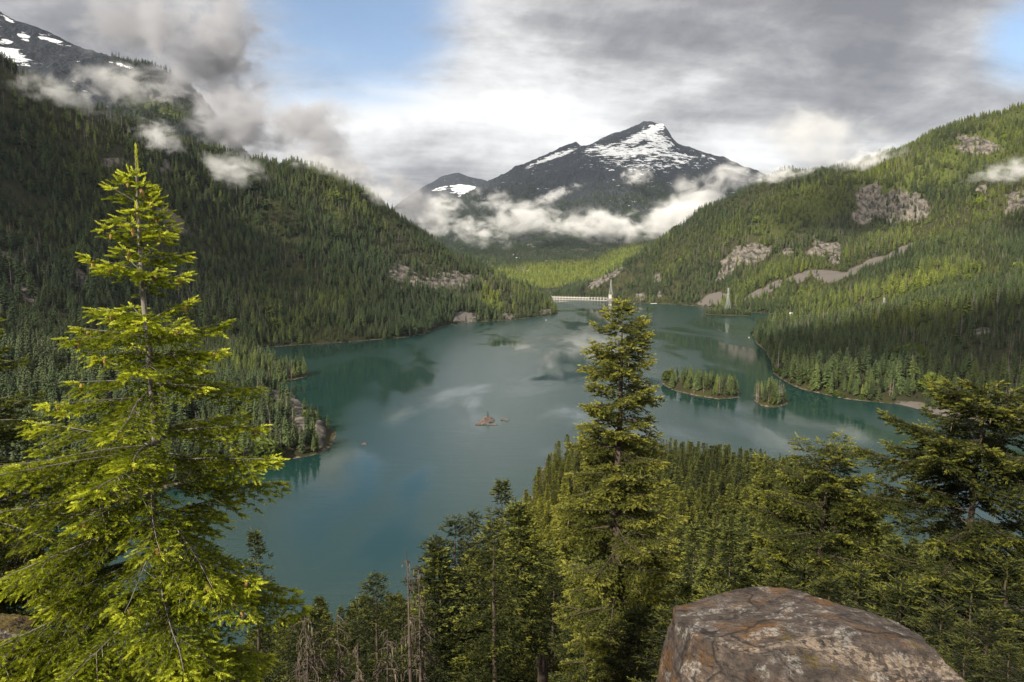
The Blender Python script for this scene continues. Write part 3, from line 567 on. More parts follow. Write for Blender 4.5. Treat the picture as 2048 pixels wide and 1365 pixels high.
def scatter(name, protos, P, scl, pid, tint, label, cat, yaw=None, wide=None):
    rng = np.random.default_rng(len(P)); n = len(P)
    me = bpy.data.meshes.new(name); me.vertices.add(n); me.vertices.foreach_set('co', np.asarray(P, np.float32).ravel())
    rot = np.stack([rng.normal(size=n) * 0.03, rng.normal(size=n) * 0.03, rng.random(n) * 6.283], 1)
    wide = 0.88 + 0.5 * rng.random(n) if wide is None else wide
    sv = np.stack([scl * wide, scl * wide, scl], 1)
    for a, typ, val, key in (('scl', 'FLOAT_VECTOR', sv, 'vector'), ('rot', 'FLOAT_VECTOR', rot, 'vector'), ('pid', 'INT', pid, 'value'), ('tint', 'FLOAT', tint, 'value')):
        me.attributes.new(a, typ, 'POINT').data.foreach_set(key, np.asarray(val, np.int32 if typ == 'INT' else np.float32).ravel())
    o = obj(name, me); tag(o, label, cat, kind='stuff')
    ng = bpy.data.node_groups.new(name, 'GeometryNodeTree'); ng.interface.new_socket('Geometry', in_out='INPUT', socket_type='NodeSocketGeometry'); ng.interface.new_socket('Geometry', in_out='OUTPUT', socket_type='NodeSocketGeometry')
    nn, ln = ng.nodes, ng.links; gi, go = nn.new('NodeGroupInput'), nn.new('NodeGroupOutput')
    jn = nn.new('GeometryNodeJoinGeometry')
    for p in protos[::-1]:
        oi = nn.new('GeometryNodeObjectInfo'); oi.inputs[0].default_value = p; oi.inputs['As Instance'].default_value = False
        ti = nn.new('GeometryNodeGeometryToInstance'); ln.new(oi.outputs['Geometry'], ti.inputs[0]); ln.new(ti.outputs[0], jn.inputs[0])
    ip = nn.new('GeometryNodeInstanceOnPoints'); ip.inputs['Pick Instance'].default_value = True
    def attr(nm, typ):
        a = nn.new('GeometryNodeInputNamedAttribute'); a.data_type = typ; a.inputs[0].default_value = nm; return a.outputs[0]
    ln.new(gi.outputs[0], ip.inputs['Points']); ln.new(jn.outputs[0], ip.inputs['Instance'])
    ln.new(attr('pid', 'INT'), ip.inputs['Instance Index']); ln.new(attr('scl', 'FLOAT_VECTOR'), ip.inputs['Scale'])
    er = nn.new('FunctionNodeEulerToRotation'); ln.new(attr('rot', 'FLOAT_VECTOR'), er.inputs[0]); ln.new(er.outputs[0], ip.inputs['Rotation'])
    ln.new(ip.outputs[0], go.inputs[0])
    md = o.modifiers.new(name, 'NODES'); md.node_group = ng
    return o

FARP = [proto("far_conifer", *far_conifer(k, wd, nl, nb, bs, dp, sp), M_FAR, M_BARK) for k, (wd, nl, nb, bs, dp, sp) in enumerate([(0.19, 16, 10, 0.06, 0.42, 0.1), (0.15, 17, 9, 0.1, 0.5, 0.12), (0.23, 14, 10, 0.08, 0.3, 0.1), (0.15, 13, 9, 0.30, 0.35, 0.2), (0.18, 12, 9, 0.38, 0.25, 0.22)])]
FARP.append(proto("far_snag", *far_conifer(77, dead=True), M_FAR, M_FAR_DEAD))
FARP.append(proto("far_shrub", *far_shrub(5), M_SHRUB, M_BARK))

rngF = np.random.default_rng(11)
def candidates(x0, x1, y0, y1, s):
    xs = np.arange(x0, x1, s); ys = np.arange(y0, y1, s); a, b = np.meshgrid(xs, ys); a, b = a.ravel(), b.ravel()
    return a + (rngF.random(a.size) - 0.5) * s * 1.1, b + (rngF.random(a.size) - 0.5) * s * 1.1
def visible(x, y, z, h, grid_el=None, slack=0.006):
    prev = np.maximum(y * 0.985 - 2, 1); e = ground(x * prev / y, prev, EL)
    return ((z + h - EYE) / y > e - slack) & (np.abs(x / y) < 0.83)
x, y = candidates(-2500, 2700, 300, 3880, 6.0)
k = np.abs(x / y) < 0.85; x, y = x[k], y[k]
z = ground(x, y); dn = np.hypot(x, y)
keep = (z > 0.55) & (rngF.random(len(x)) < np.clip((6.0 / np.interp(dn, [300, 900, 2000, 4000], [7.6, 7.6, 8.2, 9.8])) ** 2, 0, 1))
isl0 = np.zeros(len(x), bool)
for c, r, hg in ISLES: isl0 |= np.hypot(x - c[0], y - c[1]) < np.max(np.linalg.norm(r - c, axis=1)) + 3
keep |= isl0 & (z > 0.9)
rk = ground(x, y, rock); sr = ground(x, y, scree)
keep &= ((rk < 0.40) | (rngF.random(len(x)) < 0.10)) & ((sr < 0.4) | (rngF.random(len(x)) < 0.03)) 
dens_n = fbm(x, y, 160, 4, 71); keep &= rngF.random(len(x)) < np.clip(0.97 + dens_n * 1.1, 0.35, 1)
x, y, z = x[keep], y[keep], z[keep]
h = (12 + 21 * rngF.random(len(x)) ** 1.1) * np.clip(0.98 + fbm(x, y, 120, 3, 44) * 0.8, 0.55, 1.3)
isl = np.zeros(len(x), bool)
for c, r, hg in ISLES: isl |= np.hypot(x - c[0], y - c[1]) < np.max(np.linalg.norm(r - c, axis=1)) + 3
h[isl] *= np.where(np.hypot(x, y)[isl] > 1500, 0.55, 0.68)
v = visible(x, y, z, h); x, y, z, h, isl = x[v], y[v], z[v], h[v], isl[v]
pid = rngF.choice(7, len(x), p=[0.26, 0.22, 0.18, 0.15, 0.13, 0.055, 0.005])
sng = fbm(x, y, 150, 3, 303); pid[(sng > 0.16) & (rngF.random(len(x)) < 0.22)] = 5
shore = (z < 5) & (rngF.random(len(x)) < 0.22) & ~isl; gz = ground(x, y, green) > 0.5; shore |= gz & (rngF.random(len(x)) < 0.45) & (x < 0) & (y > 1300)
pid[shore] = 6; h[shore] = 4 + 5 * rngF.random(shore.sum())
tint = fbm(x, y, 240, 4, 91) * 0.9 + np.where(x > 0, 0.0, -0.15) + ground(x, y, green) * 0.9 + rngF.normal(size=len(x)) * 0.16
tint[isl] += 0.15
base_h = (np.hypot(x - 110, y - 400) < 190) & (y < 540) & (x > -60)         # the near headland is planted with finer trees below
left = (x < 0.06 * y + 0) & ~base_h & ~isl; right = ~left & ~base_h & ~isl
print("far trees", len(x), left.sum(), right.sum(), isl.sum())
PT = np.stack([x, y, z - 0.3], 1)
scatter("forest", FARP, PT[left], h[left], pid[left], tint[left], 'dense dark conifer forest covering the left valley side', 'forest')
scatter("forest", FARP, PT[right], h[right], pid[right], tint[right], 'conifer forest on the right mountainside and its wooded point', 'forest')
scatter("forest", FARP, PT[isl], h[isl], pid[isl], tint[isl], 'small pines crowded on the lake islets', 'forest')
# mountain forest
def mtn_forest(MM, s, label, hmul=1.0, tree_line=1000, tt=0.0):
    x2, y2, z2, px, py, alp, sn = MM; nr, nc = x2.shape
    elx = np.maximum.accumulate((z2 - EYE) / y2, axis=0)
    area_u = (x2[0, -1] / y2[0, 0] - x2[0, 0] / y2[0, 0]); n = int(area_u * (y2[-1, 0] ** 2 - y2[0, 0] ** 2) / 2 / s ** 2)
    yy = np.sqrt(rngF.random(n) * (y2[-1, 0] ** 2 - y2[0, 0] ** 2) + y2[0, 0] ** 2); uu = x2[0, 0] / y2[0, 0] + rngF.random(n) * area_u
    b = np.clip((yy - y2[0, 0]) / (y2[-1, 0] - y2[0, 0]) * (nr - 1), 1, nr - 1.01); a = np.clip((uu - x2[0, 0] / y2[0, 0]) / area_u * (nc - 1), 0, nc - 1.01)
    i, j = a.astype(int), b.astype(int); fa, fb = a - i, b - j
    gl = lambda G: (G[j, i] * (1 - fa) + G[j, i + 1] * fa) * (1 - fb) + (G[j + 1, i] * (1 - fa) + G[j + 1, i + 1] * fa) * fb
    zz, al, ev = gl(z2), gl(alp), elx[j - 1, i]; hh = (15 + 14 * rngF.random(n)) * hmul
    base_el = ground(np.clip(uu, -1, 1) * 3700, np.full(n, 3700.0), EL)
    k = (al < rngF.random(n) * 0.9) & ((zz + hh - EYE) / yy > np.maximum(ev - 0.004, base_el - 0.002)) & (np.abs(uu) < 0.83) & (gl(sn) < 0.35)
    ppx, ppy = project(np.stack([uu * yy, yy, zz], 1))
    gr = np.maximum.reduce([blob(1100, 555, 150, 26, -4, 3000, X=ppx, Y_=ppy, dep=yy), blob(1230, 540, 70, 30, -28, 3000, X=ppx, Y_=ppy, dep=yy)])
    print("mountain trees", k.sum())
    t_ = fbm(uu * yy, yy, 300, 4, 12) * 0.5 + gr * 1.6 - 0.75 * (1 - np.clip(gr * 2, 0, 1)) + tt + rngF.normal(size=n) * 0.15  # tint paints sunlit valley trees brighter and cloud-shaded slopes darker
    scatter("forest", FARP, np.stack([uu * yy, yy, zz - 0.5], 1)[k], hh[k], rngF.choice(5, n)[k], t_[k], label, 'forest')
mtn_forest(HM, 13.5, 'distant conifer forest on the lower slopes of the pyramid mountain', tt=-0.1)
mtn_forest(JM, 12.0, 'thin dark trees on the rocky ridge in the clouds', tt=-0.1)

# ------------------------------------------------------------------ foreground materials
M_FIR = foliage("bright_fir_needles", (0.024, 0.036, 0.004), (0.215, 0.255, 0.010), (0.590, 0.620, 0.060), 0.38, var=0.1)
M_FIR2 = foliage("shaded_fir_needles", (0.014, 0.022, 0.004), (0.070, 0.085, 0.008), (0.230, 0.250, 0.020), 0.25, var=0.1)  # fir needles again, the neighbour's shade put into the colour
M_TALL = foliage("slim_tree_needles", (0.020, 0.028, 0.007), (0.100, 0.110, 0.018), (0.270, 0.260, 0.045), 0.25, var=0.1)
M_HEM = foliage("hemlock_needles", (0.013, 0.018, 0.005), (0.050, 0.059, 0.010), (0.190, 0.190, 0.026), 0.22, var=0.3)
M_DARK = foliage("dark_needles", (0.010, 0.014, 0.005), (0.028, 0.034, 0.008), (0.085, 0.090, 0.014), 0.15, var=0.5)  # darker needles, shade of the foreground thicket put into the colour
M_MID = foliage("headland_needles", (0.010, 0.014, 0.005), (0.042, 0.052, 0.011), (0.135, 0.145, 0.026), 0.18, var=0.5)
M_LICHEN = plain("pale_lichen", (0.19, 0.165, 0.10), 0.95, 0.4)
M_CONE = plain("fir_cone", (0.34, 0.20, 0.06), 0.8, 0.4, 60)

def tree_parts(name, wood, limb, leaf, fm, bm, limb_mat=None):
    V, T, A = leaf
    if limb and limb.n: wood.add(*limb.arrays())
    return {'trunk': wood.mesh(name + "_trunk", bm, True), 'crown': mesh(name + "_crown", V, T, fm, attrs={'age_shade': A})}
def plant(kind, parts, loc, rz, scale, label, group, cat='tree'):
    o = empty(kind, loc, rz); o.scale = (scale if isinstance(scale, tuple) else (scale,) * 3); tag(o, label, cat, group)
    for nm in ('trunk', 'branches', 'crown', 'lichen'):
        if parts.get(nm):
            q = obj(nm, parts[nm], o)
            if nm == 'lichen': q['kind'] = 'stuff'
    return o
def base_at(px, Y, lift=-0.15):
    xx = (px - 1024) / F * Y; return Vector((xx, Y, float(ground(xx, Y)) + lift))
def top_height(px, py, Y):
    b = base_at(px, Y); t = at(px, py, Y); return b, t.z - b.z

# bright young fir in front on the left, and its darker neighbour at the frame edge
b, Hh = top_height(290, 298, 10.0)
FIR_PROF = [(0, .0), (.36, .02), (.42, .13), (.6, .2), (.9, .36), (1.5, .50), (2.2, .72), (3.0, 1.1), (3.8, 1.45), (4.8, 1.8), (6.2, 1.95), (7.6, 2.15), (9, 2.3)]
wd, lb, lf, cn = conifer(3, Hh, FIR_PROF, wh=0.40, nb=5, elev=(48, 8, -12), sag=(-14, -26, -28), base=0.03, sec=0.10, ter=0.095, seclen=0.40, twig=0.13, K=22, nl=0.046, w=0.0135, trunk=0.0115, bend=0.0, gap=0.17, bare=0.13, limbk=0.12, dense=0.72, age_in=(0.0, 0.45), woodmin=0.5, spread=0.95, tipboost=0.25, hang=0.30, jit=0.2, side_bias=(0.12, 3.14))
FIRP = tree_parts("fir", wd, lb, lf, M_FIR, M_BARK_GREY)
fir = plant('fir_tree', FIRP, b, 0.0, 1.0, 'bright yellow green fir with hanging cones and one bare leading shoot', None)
cg = Geo(); th = np.linspace(0, 1, 9); cg.tube([(0, 0, -0.105 * t) for t in th], 0.019 * np.sin(np.pi * (0.12 + 0.86 * th)) ** 0.7 + 0.002, 7); cone_me = cg.mesh("cone", M_CONE)
rc = random.Random(4); upper = [c for c in cn if c[1] < 0.62 and -c[0][1] > -0.35]; rc.shuffle(upper)
for c, t, a in upper[:42]:
    o = obj('cone', cone_me, fir, (c[0] + rc.uniform(-.03, .03), c[1] + rc.uniform(-.03, .03), c[2] - 0.03)); o.rotation_euler = (rc.uniform(-.25, .25), rc.uniform(-.25, .25), 0); k = rc.uniform(0.8, 1.25); o.scale = (k, k, k)
b = base_at(-75, 12.5); hh = at(-75, 560, 12.5).z - b.z
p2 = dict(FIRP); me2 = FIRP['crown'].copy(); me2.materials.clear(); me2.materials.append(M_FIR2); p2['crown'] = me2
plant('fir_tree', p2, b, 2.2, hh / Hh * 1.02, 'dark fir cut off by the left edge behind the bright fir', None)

# tall thin conifer in the middle
b, Hh = top_height(1244, 612, 26.0)
wd, lb, lf, cn = conifer(8, Hh, [(0, .08), (.35, .40), (.9, .80), (2, 1.2), (4.2, 1.35), (5.7, 1.5), (7.5, 1.9), (10.5, 2.05), (14, 1.8), (18, 1.4)], wh=0.46, nb=6, elev=(25, 2, -18), sag=(-10, -16, -14), base=0.12, sec=0.17, ter=0.15, seclen=0.46, twig=0.22, K=11, nl=0.095, w=0.038, trunk=0.017, gap=0.20, bare=0.15, age_in=(0.1, 0.5), hang=0.3, jit=0.35, tipboost=0.15)
HP = tree_parts("hemlock", wd, lb, lf, M_TALL, M_BARK)
def lichen(seed, limb, n, ln=0.35):
    """strands hanging below the branches"""
    rng = np.random.default_rng(seed); V = np.concatenate(limb.V); k = rng.choice(len(V), n); p = V[k]; m = Geo()
    l = ln * (0.3 + rng.random(n) ** 2 * 1.2); s = rng.normal(size=(n, 3)) * 0.012; s[:, 2] = 0
    VV = np.stack([p - s, p + s, p + rng.normal(size=(n, 3)) * 0.02 - np.stack([0 * l, 0 * l, l], 1)], 1).reshape(-1, 3)
    return mesh("lichen", VV, np.arange(3 * n).reshape(-1, 3), M_LICHEN)
HP['lichen'] = lichen(1, lb, 900, 0.3)
tall = plant('conifer_tree', HP, b, 0.0, 1.0, 'tall slim conifer with tiered branches and a bare trunk, standing against the lake', None)
# spreading trees on the right
b, Hh = top_height(1962, 775, 20.0)
wd, lb, lf, cn = conifer(15, Hh, [(0, .4), (.5, 1.1), (1.2, 1.9), (2.4, 2.9), (4.0, 3.0), (6, 2.6), (9, 2.3), (12, 2.0)], wh=0.50, nb=5, elev=(18, 2, -14), sag=(-6, -14, -16), base=0.04, sec=0.15, ter=0.13, seclen=0.46, twig=0.19, K=11, nl=0.085, w=0.032, trunk=0.016, gap=0.14, bare=0.2, age_in=(0.05, 0.45), hang=0.32, jit=0.5, bend=0.35)
RP = tree_parts("spreading", wd, lb, lf, M_HEM, M_BARK); RP['lichen'] = lichen(2, lb, 500, 0.3)
plant('conifer_tree', RP, b, 0.0, 1.0, 'large spreading conifer with bare lower trunk at the right edge', None)
b, Hh = top_height(1655, 908, 24.0)
wd, lb, lf, cn = conifer(19, Hh, [(0, .3), (.3, 1.0), (.9, 1.9), (1.8, 2.3), (3.5, 2.0), (6, 2.7), (10, 2.6)], wh=0.42, nb=5, elev=(24, 4, -14), sag=(-8, -12, -12), base=0.06, sec=0.16, ter=0.14, seclen=0.46, twig=0.21, K=11, nl=0.09, w=0.035, trunk=0.018, gap=0.12, bare=0.2, age_in=(0.08, 0.5), hang=0.28, jit=0.4, bend=0.5)
FP_ = tree_parts("flat_top", wd, lb, lf, M_HEM, M_BARK); FP_['lichen'] = lichen(3, lb, 350, 0.25)
plant('conifer_tree', FP_, b, 0.3, 1.0, 'flat topped conifer leaning right, between the tall slim tree and the spreading one', None)

# nearer stand: finer trees at 30 to 100 m, three shapes
NEARP = []
for sd_, prof, gp in [(31, [(0, .08), (1, .65), (3, 1.45), (7, 2.5), (12, 3.3), (20, 3.7)], 0.12), (32, [(0, .15), (.7, .8), (3, 1.6), (8, 2.3), (14, 2.9), (20, 2.4)], 0.18), (33, [(0, .06), (1.5, .7), (5, 1.4), (10, 2.1), (20, 2.6)], 0.15)]:
    wd, lb, lf, cn = conifer(sd_, 20.0, prof, wh=0.78, nb=6, elev=(34, 6, -14), sag=(-10, -20, -16), base=0.1, sec=0.30, ter=0.24, seclen=0.40, twig=0.28, K=9, nl=0.13, w=0.050, trunk=0.013, gap=gp, bare=0.12, age_in=(0.0, 0.42), woodmin=9, hang=0.22, jit=0.4, spread=0.65, flat=0.3, tipboost=0.25)
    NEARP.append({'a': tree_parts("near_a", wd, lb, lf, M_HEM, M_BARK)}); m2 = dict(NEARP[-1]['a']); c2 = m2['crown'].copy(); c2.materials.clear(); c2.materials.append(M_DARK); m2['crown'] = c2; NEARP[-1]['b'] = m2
def near(px, py, Y, k, tone, rz, label, group=None, wide=1.0):
    b, h_ = top_height(px, py, Y); s_ = h_ / 20.0
    if s_ < 0.05: return
    return plant('conifer_tree', NEARP[k][tone], b, rz, (s_ * wide, s_ * wide, s_), label, group)
G1 = 'conifers on the slope below the viewpoint'
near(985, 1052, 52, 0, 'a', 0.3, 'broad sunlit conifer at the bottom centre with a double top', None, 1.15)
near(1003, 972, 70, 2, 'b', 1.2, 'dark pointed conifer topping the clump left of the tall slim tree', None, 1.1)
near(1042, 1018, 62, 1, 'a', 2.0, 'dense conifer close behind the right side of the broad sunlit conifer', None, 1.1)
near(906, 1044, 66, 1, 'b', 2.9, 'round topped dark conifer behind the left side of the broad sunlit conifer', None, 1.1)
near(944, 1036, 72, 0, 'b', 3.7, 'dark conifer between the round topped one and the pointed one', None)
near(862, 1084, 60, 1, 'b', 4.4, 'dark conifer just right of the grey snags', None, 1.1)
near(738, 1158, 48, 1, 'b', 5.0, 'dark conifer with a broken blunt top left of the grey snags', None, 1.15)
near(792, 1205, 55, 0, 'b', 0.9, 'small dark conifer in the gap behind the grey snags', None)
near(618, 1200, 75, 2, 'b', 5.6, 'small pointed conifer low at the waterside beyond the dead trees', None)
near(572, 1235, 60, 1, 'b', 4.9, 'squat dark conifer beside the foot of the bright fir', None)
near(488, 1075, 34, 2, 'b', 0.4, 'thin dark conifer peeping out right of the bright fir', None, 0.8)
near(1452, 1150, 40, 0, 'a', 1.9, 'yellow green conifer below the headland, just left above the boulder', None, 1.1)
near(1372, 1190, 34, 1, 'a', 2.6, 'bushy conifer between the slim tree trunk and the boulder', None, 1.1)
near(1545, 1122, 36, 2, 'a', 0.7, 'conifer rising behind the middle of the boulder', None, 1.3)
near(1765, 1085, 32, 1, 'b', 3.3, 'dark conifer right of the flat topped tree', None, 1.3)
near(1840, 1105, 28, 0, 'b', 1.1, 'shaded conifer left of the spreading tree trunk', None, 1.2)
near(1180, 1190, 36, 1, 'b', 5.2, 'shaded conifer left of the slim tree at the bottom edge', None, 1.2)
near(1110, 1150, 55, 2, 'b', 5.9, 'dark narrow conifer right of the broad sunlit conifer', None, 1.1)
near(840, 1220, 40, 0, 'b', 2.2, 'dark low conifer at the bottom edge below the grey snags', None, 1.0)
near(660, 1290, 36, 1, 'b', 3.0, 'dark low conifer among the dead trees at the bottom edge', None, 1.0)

# young dark conifers crowding the right corner and the ground behind the boulder
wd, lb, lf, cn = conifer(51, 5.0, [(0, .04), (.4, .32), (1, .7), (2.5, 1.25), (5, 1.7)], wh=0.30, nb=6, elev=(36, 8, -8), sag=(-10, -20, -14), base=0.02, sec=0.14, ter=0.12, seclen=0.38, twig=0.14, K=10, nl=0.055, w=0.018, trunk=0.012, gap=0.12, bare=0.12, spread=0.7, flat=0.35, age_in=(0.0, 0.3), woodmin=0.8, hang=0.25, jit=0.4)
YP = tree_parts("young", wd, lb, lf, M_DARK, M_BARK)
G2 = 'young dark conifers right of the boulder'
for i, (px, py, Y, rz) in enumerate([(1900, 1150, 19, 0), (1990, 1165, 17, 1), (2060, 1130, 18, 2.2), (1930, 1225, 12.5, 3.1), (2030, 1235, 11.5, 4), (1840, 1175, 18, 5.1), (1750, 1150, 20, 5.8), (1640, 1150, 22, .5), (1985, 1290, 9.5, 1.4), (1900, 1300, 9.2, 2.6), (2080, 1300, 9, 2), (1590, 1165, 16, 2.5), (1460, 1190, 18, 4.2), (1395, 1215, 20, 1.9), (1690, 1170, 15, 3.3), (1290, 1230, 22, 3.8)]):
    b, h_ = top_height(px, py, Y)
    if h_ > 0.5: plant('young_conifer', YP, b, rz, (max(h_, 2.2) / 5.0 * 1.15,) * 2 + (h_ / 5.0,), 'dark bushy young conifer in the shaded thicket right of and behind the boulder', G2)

# dead trees
def snag(seed, H, Lmax, n, leafy=False):
    rng = np.random.default_rng(seed); g = Geo(); br = Geo(); zt = np.linspace(0, H, 14); wob = np.cumsum(rng.normal(size=14)) * 0.03
    g.tube(np.stack([wob, wob[::-1] * 0.4, zt], 1), H * 0.011 * (1 - zt / H) ** 0.9 + 0.012, 7)
    for i in range(n):
        t = rng.random() ** 0.8; z = H * (1 - t * 0.93); L_ = Lmax * (0.30 + 0.75 * t ** 0.55) * (0.4 + 0.7 * rng.random()); a = rng.random() * 6.28
        u = np.linspace(0, 1, 5); e = R(rng.uniform(-10, 25)) - u * R(rng.uniform(25, 70)); st = np.stack([np.cos(e) * math.cos(a), np.cos(e) * math.sin(a), np.sin(e)], 1) * L_ / 4; st[0] = 0
        c = np.array([np.interp(z, zt, wob), np.interp(z, zt, wob[::-1] * 0.4), z]) + np.cumsum(st, 0); br.tube(c, np.linspace(0.030, 0.010, 5), 4)
        for k in range(int(4 + L_ * 4)):
            f = 0.25 + 0.75 * rng.random(); q = np.array([np.interp(f, u, c[:, m]) for m in range(3)]); d = np.array([math.cos(a + rng.normal() * .9), math.sin(a + rng.normal() * .9), -0.5 - rng.random()]) * L_ * 0.24 * (0.4 + rng.random())
            br.tube([q, q + d * 0.6, q + d + np.array([0, 0, -0.1])], [0.016, 0.013, 0.008], 3)
    g.add(*br.arrays())
    return {'trunk': g.mesh("snag_trunk", M_DEAD, True), 'lichen': lichen(seed, br, int(n * 5), 0.4)}
for px, py, Y, Lm, n, rz, lab in [(809, 1098, 31, 0.7, 60, 0, 'tall bare grey snag with a thin bleached tip'), (833, 1128, 32, 1.25, 170, 1, 'thick lichen hung dead tree right beside the bleached snag'), (655, 1226, 31, 1.5, 150, 2, 'dead brown conifer with tangled drooping twigs, middle of the dead clump'), (590, 1228, 30, 1.8, 190, 3, 'broad dead conifer nearest the bright fir'), (700, 1285, 28, 1.2, 130, 4, 'short dead conifer below the blunt topped tree'), (762, 1262, 29, 1.3, 150, 5, 'pale lichen hung dead conifer between the blunt topped tree and the snags')]:
    b, h_ = top_height(px, py, Y); plant('dead_tree', snag(int(px), h_, Lm, n), b, rz, 1.0, lab, None)
sb = base_at(1088, 21, -0.2); sg = Geo(); sg.tube([(0, 0, 0), (0.02, 0, .5), (0.0, 0.02, 1.0), (0.03, 0, float(at(1088, 1325, 21).z - sb.z))], [0.30, 0.24, 0.22, 0.17], 11)
for k in range(7): sg.tube([(0.16 * math.cos(k), 0.16 * math.sin(k), float(at(1088, 1325, 21).z - sb.z) - 0.2), (0.15 * math.cos(k), 0.15 * math.sin(k), float(at(1088, 1325, 21).z - sb.z) + 0.1 + 0.12 * (k % 3))], [0.07, 0.01], 4)
tag(obj('tree_stump', sg.mesh("stump", M_BARK), None, sb), 'broken splintered tree stump at the bottom edge left of the slim tree', 'stump')

# near headland: individual trees for the largest, the rest join the forest
MIDP = []
for sd_, prof, gp in [(61, [(0, .05), (2, .75), (7, 1.6), (14, 2.3), (24, 2.6)], .1), (62, [(0, .1), (1.5, .85), (6, 1.8), (12, 2.3), (18, 1.7), (24, .9)], .15), (63, [(0, .05), (2, .6), (8, 1.3), (16, 1.9), (24, 2.1)], .1), (64, [(0, .15), (1, .8), (4, 1.6), (9, 2.0), (14, 1.0), (24, .5)], .22)]:
    wd, lb, lf, cn = conifer(sd_, 24.0, prof, wh=1.0, nb=6, elev=(32, 4, -16), sag=(-10, -18, -14), base=0.1, sec=0.52, ter=0.46, seclen=0.40, twig=0.5, K=6, nl=0.30, w=0.13, trunk=0.011, gap=gp, bare=0.12, age_in=(0.0, 0.42), woodmin=99, hang=0.24, jit=0.4, spread=0.65, flat=0.35, tipboost=0.2)
    V, T, A = lf; MIDP.append({'trunk': wd.mesh("mid_trunk", M_BARK, True), 'crown': mesh("mid_crown", V, T, M_MID, attrs={'age_shade': A}), 'raw': (wd, lf)})
M_MIDI = foliage("headland_needles_far", (0.010, 0.014, 0.005), (0.042, 0.052, 0.011), (0.135, 0.145, 0.026), 0.18, True)
MIDPROTO = []
for k, q in enumerate(MIDP):
    wd, (V, T, A) = q['raw']; MIDPROTO.append(proto("mid_conifer", (V / 24.0, T, A), None, M_MIDI, M_BARK))
    w_, t_, a_ = wd.arrays(); MIDPROTO[-1] = proto("mid_conifer", (V / 24.0, T, A), (w_ / 24.0, t_, a_), M_MIDI, M_BARK)
SKY_X = [-200, 480, 520, 620, 700, 800, 850, 900, 1000, 1058, 1085, 1130, 1200, 1300, 1500, 1620, 1700, 1800, 2100]
SKY_Y = [1300, 1300, 1245, 1215, 1205, 1200, 1120, 1062, 1005, 985, 925, 876, 874, 880, 902, 926, 975, 1085, 1115]
rngM = np.random.default_rng(23); rngF = rngM
x, y = candidates(-200, 420, 62, 540, 6.6); z = ground(x, y)
k = (z > 1.2) & (np.abs(x / y) < 0.80) & ~((x < -30) & (y > 260)) & ~((x > 235) & (y > 330)) & (fbm(x, y, 60, 3, 77) > -0.42); x, y, z = x[k], y[k], z[k]
h = 12 + 18 * rngM.random(len(x))
pxx, pyt = project(np.stack([x, y, z + h], 1)); lim = np.interp(pxx, SKY_X, SKY_Y) + rngM.random(len(x)) ** 1.5 * 60 - 8
zt = EYE - np.tan(np.arctan((lim - 682.5) / F) + PITCH) * y * 1.0
h = np.minimum(h, zt - z); k = h > 6.5; x, y, z, h = x[k], y[k], z[k], h[k]
v = visible(x, y, z, h, slack=0.01); x, y, z, h = x[v], y[v], z[v], h[v]
pid = rngM.choice(4, len(x), p=[.34, .26, .25, .15]); order = np.argsort(-(h / y))
NIND = 225
print("headland trees", len(x))
for q, i in enumerate(order[:NIND]):
    s_ = h[i] / 24.0; wd_ = s_ * rngM.uniform(0.9, 1.25)
    nearslope = y[i] < 210
    plant('conifer_tree', {'trunk': MIDP[pid[i]]['trunk'], 'crown': MIDP[pid[i]]['crown']}, (x[i], y[i], z[i] - 0.3), rngM.random() * 6.28, (wd_, wd_, s_),
          'green conifer in the near stand between the lake and the large foreground trees' if nearslope else 'green conifer in the close stand on the headland behind the tall slim tree',
          'conifers on the near slope' if nearslope else 'conifers on the near headland')
o = order[NIND:]
scatter("forest", MIDPROTO, np.stack([x, y, z - 0.3], 1)[o], h[o], pid[o], (fbm(x, y, 90, 3, 5) * 0.8 + 0.05)[o], 'remaining conifers crowded on the near headland', 'forest')

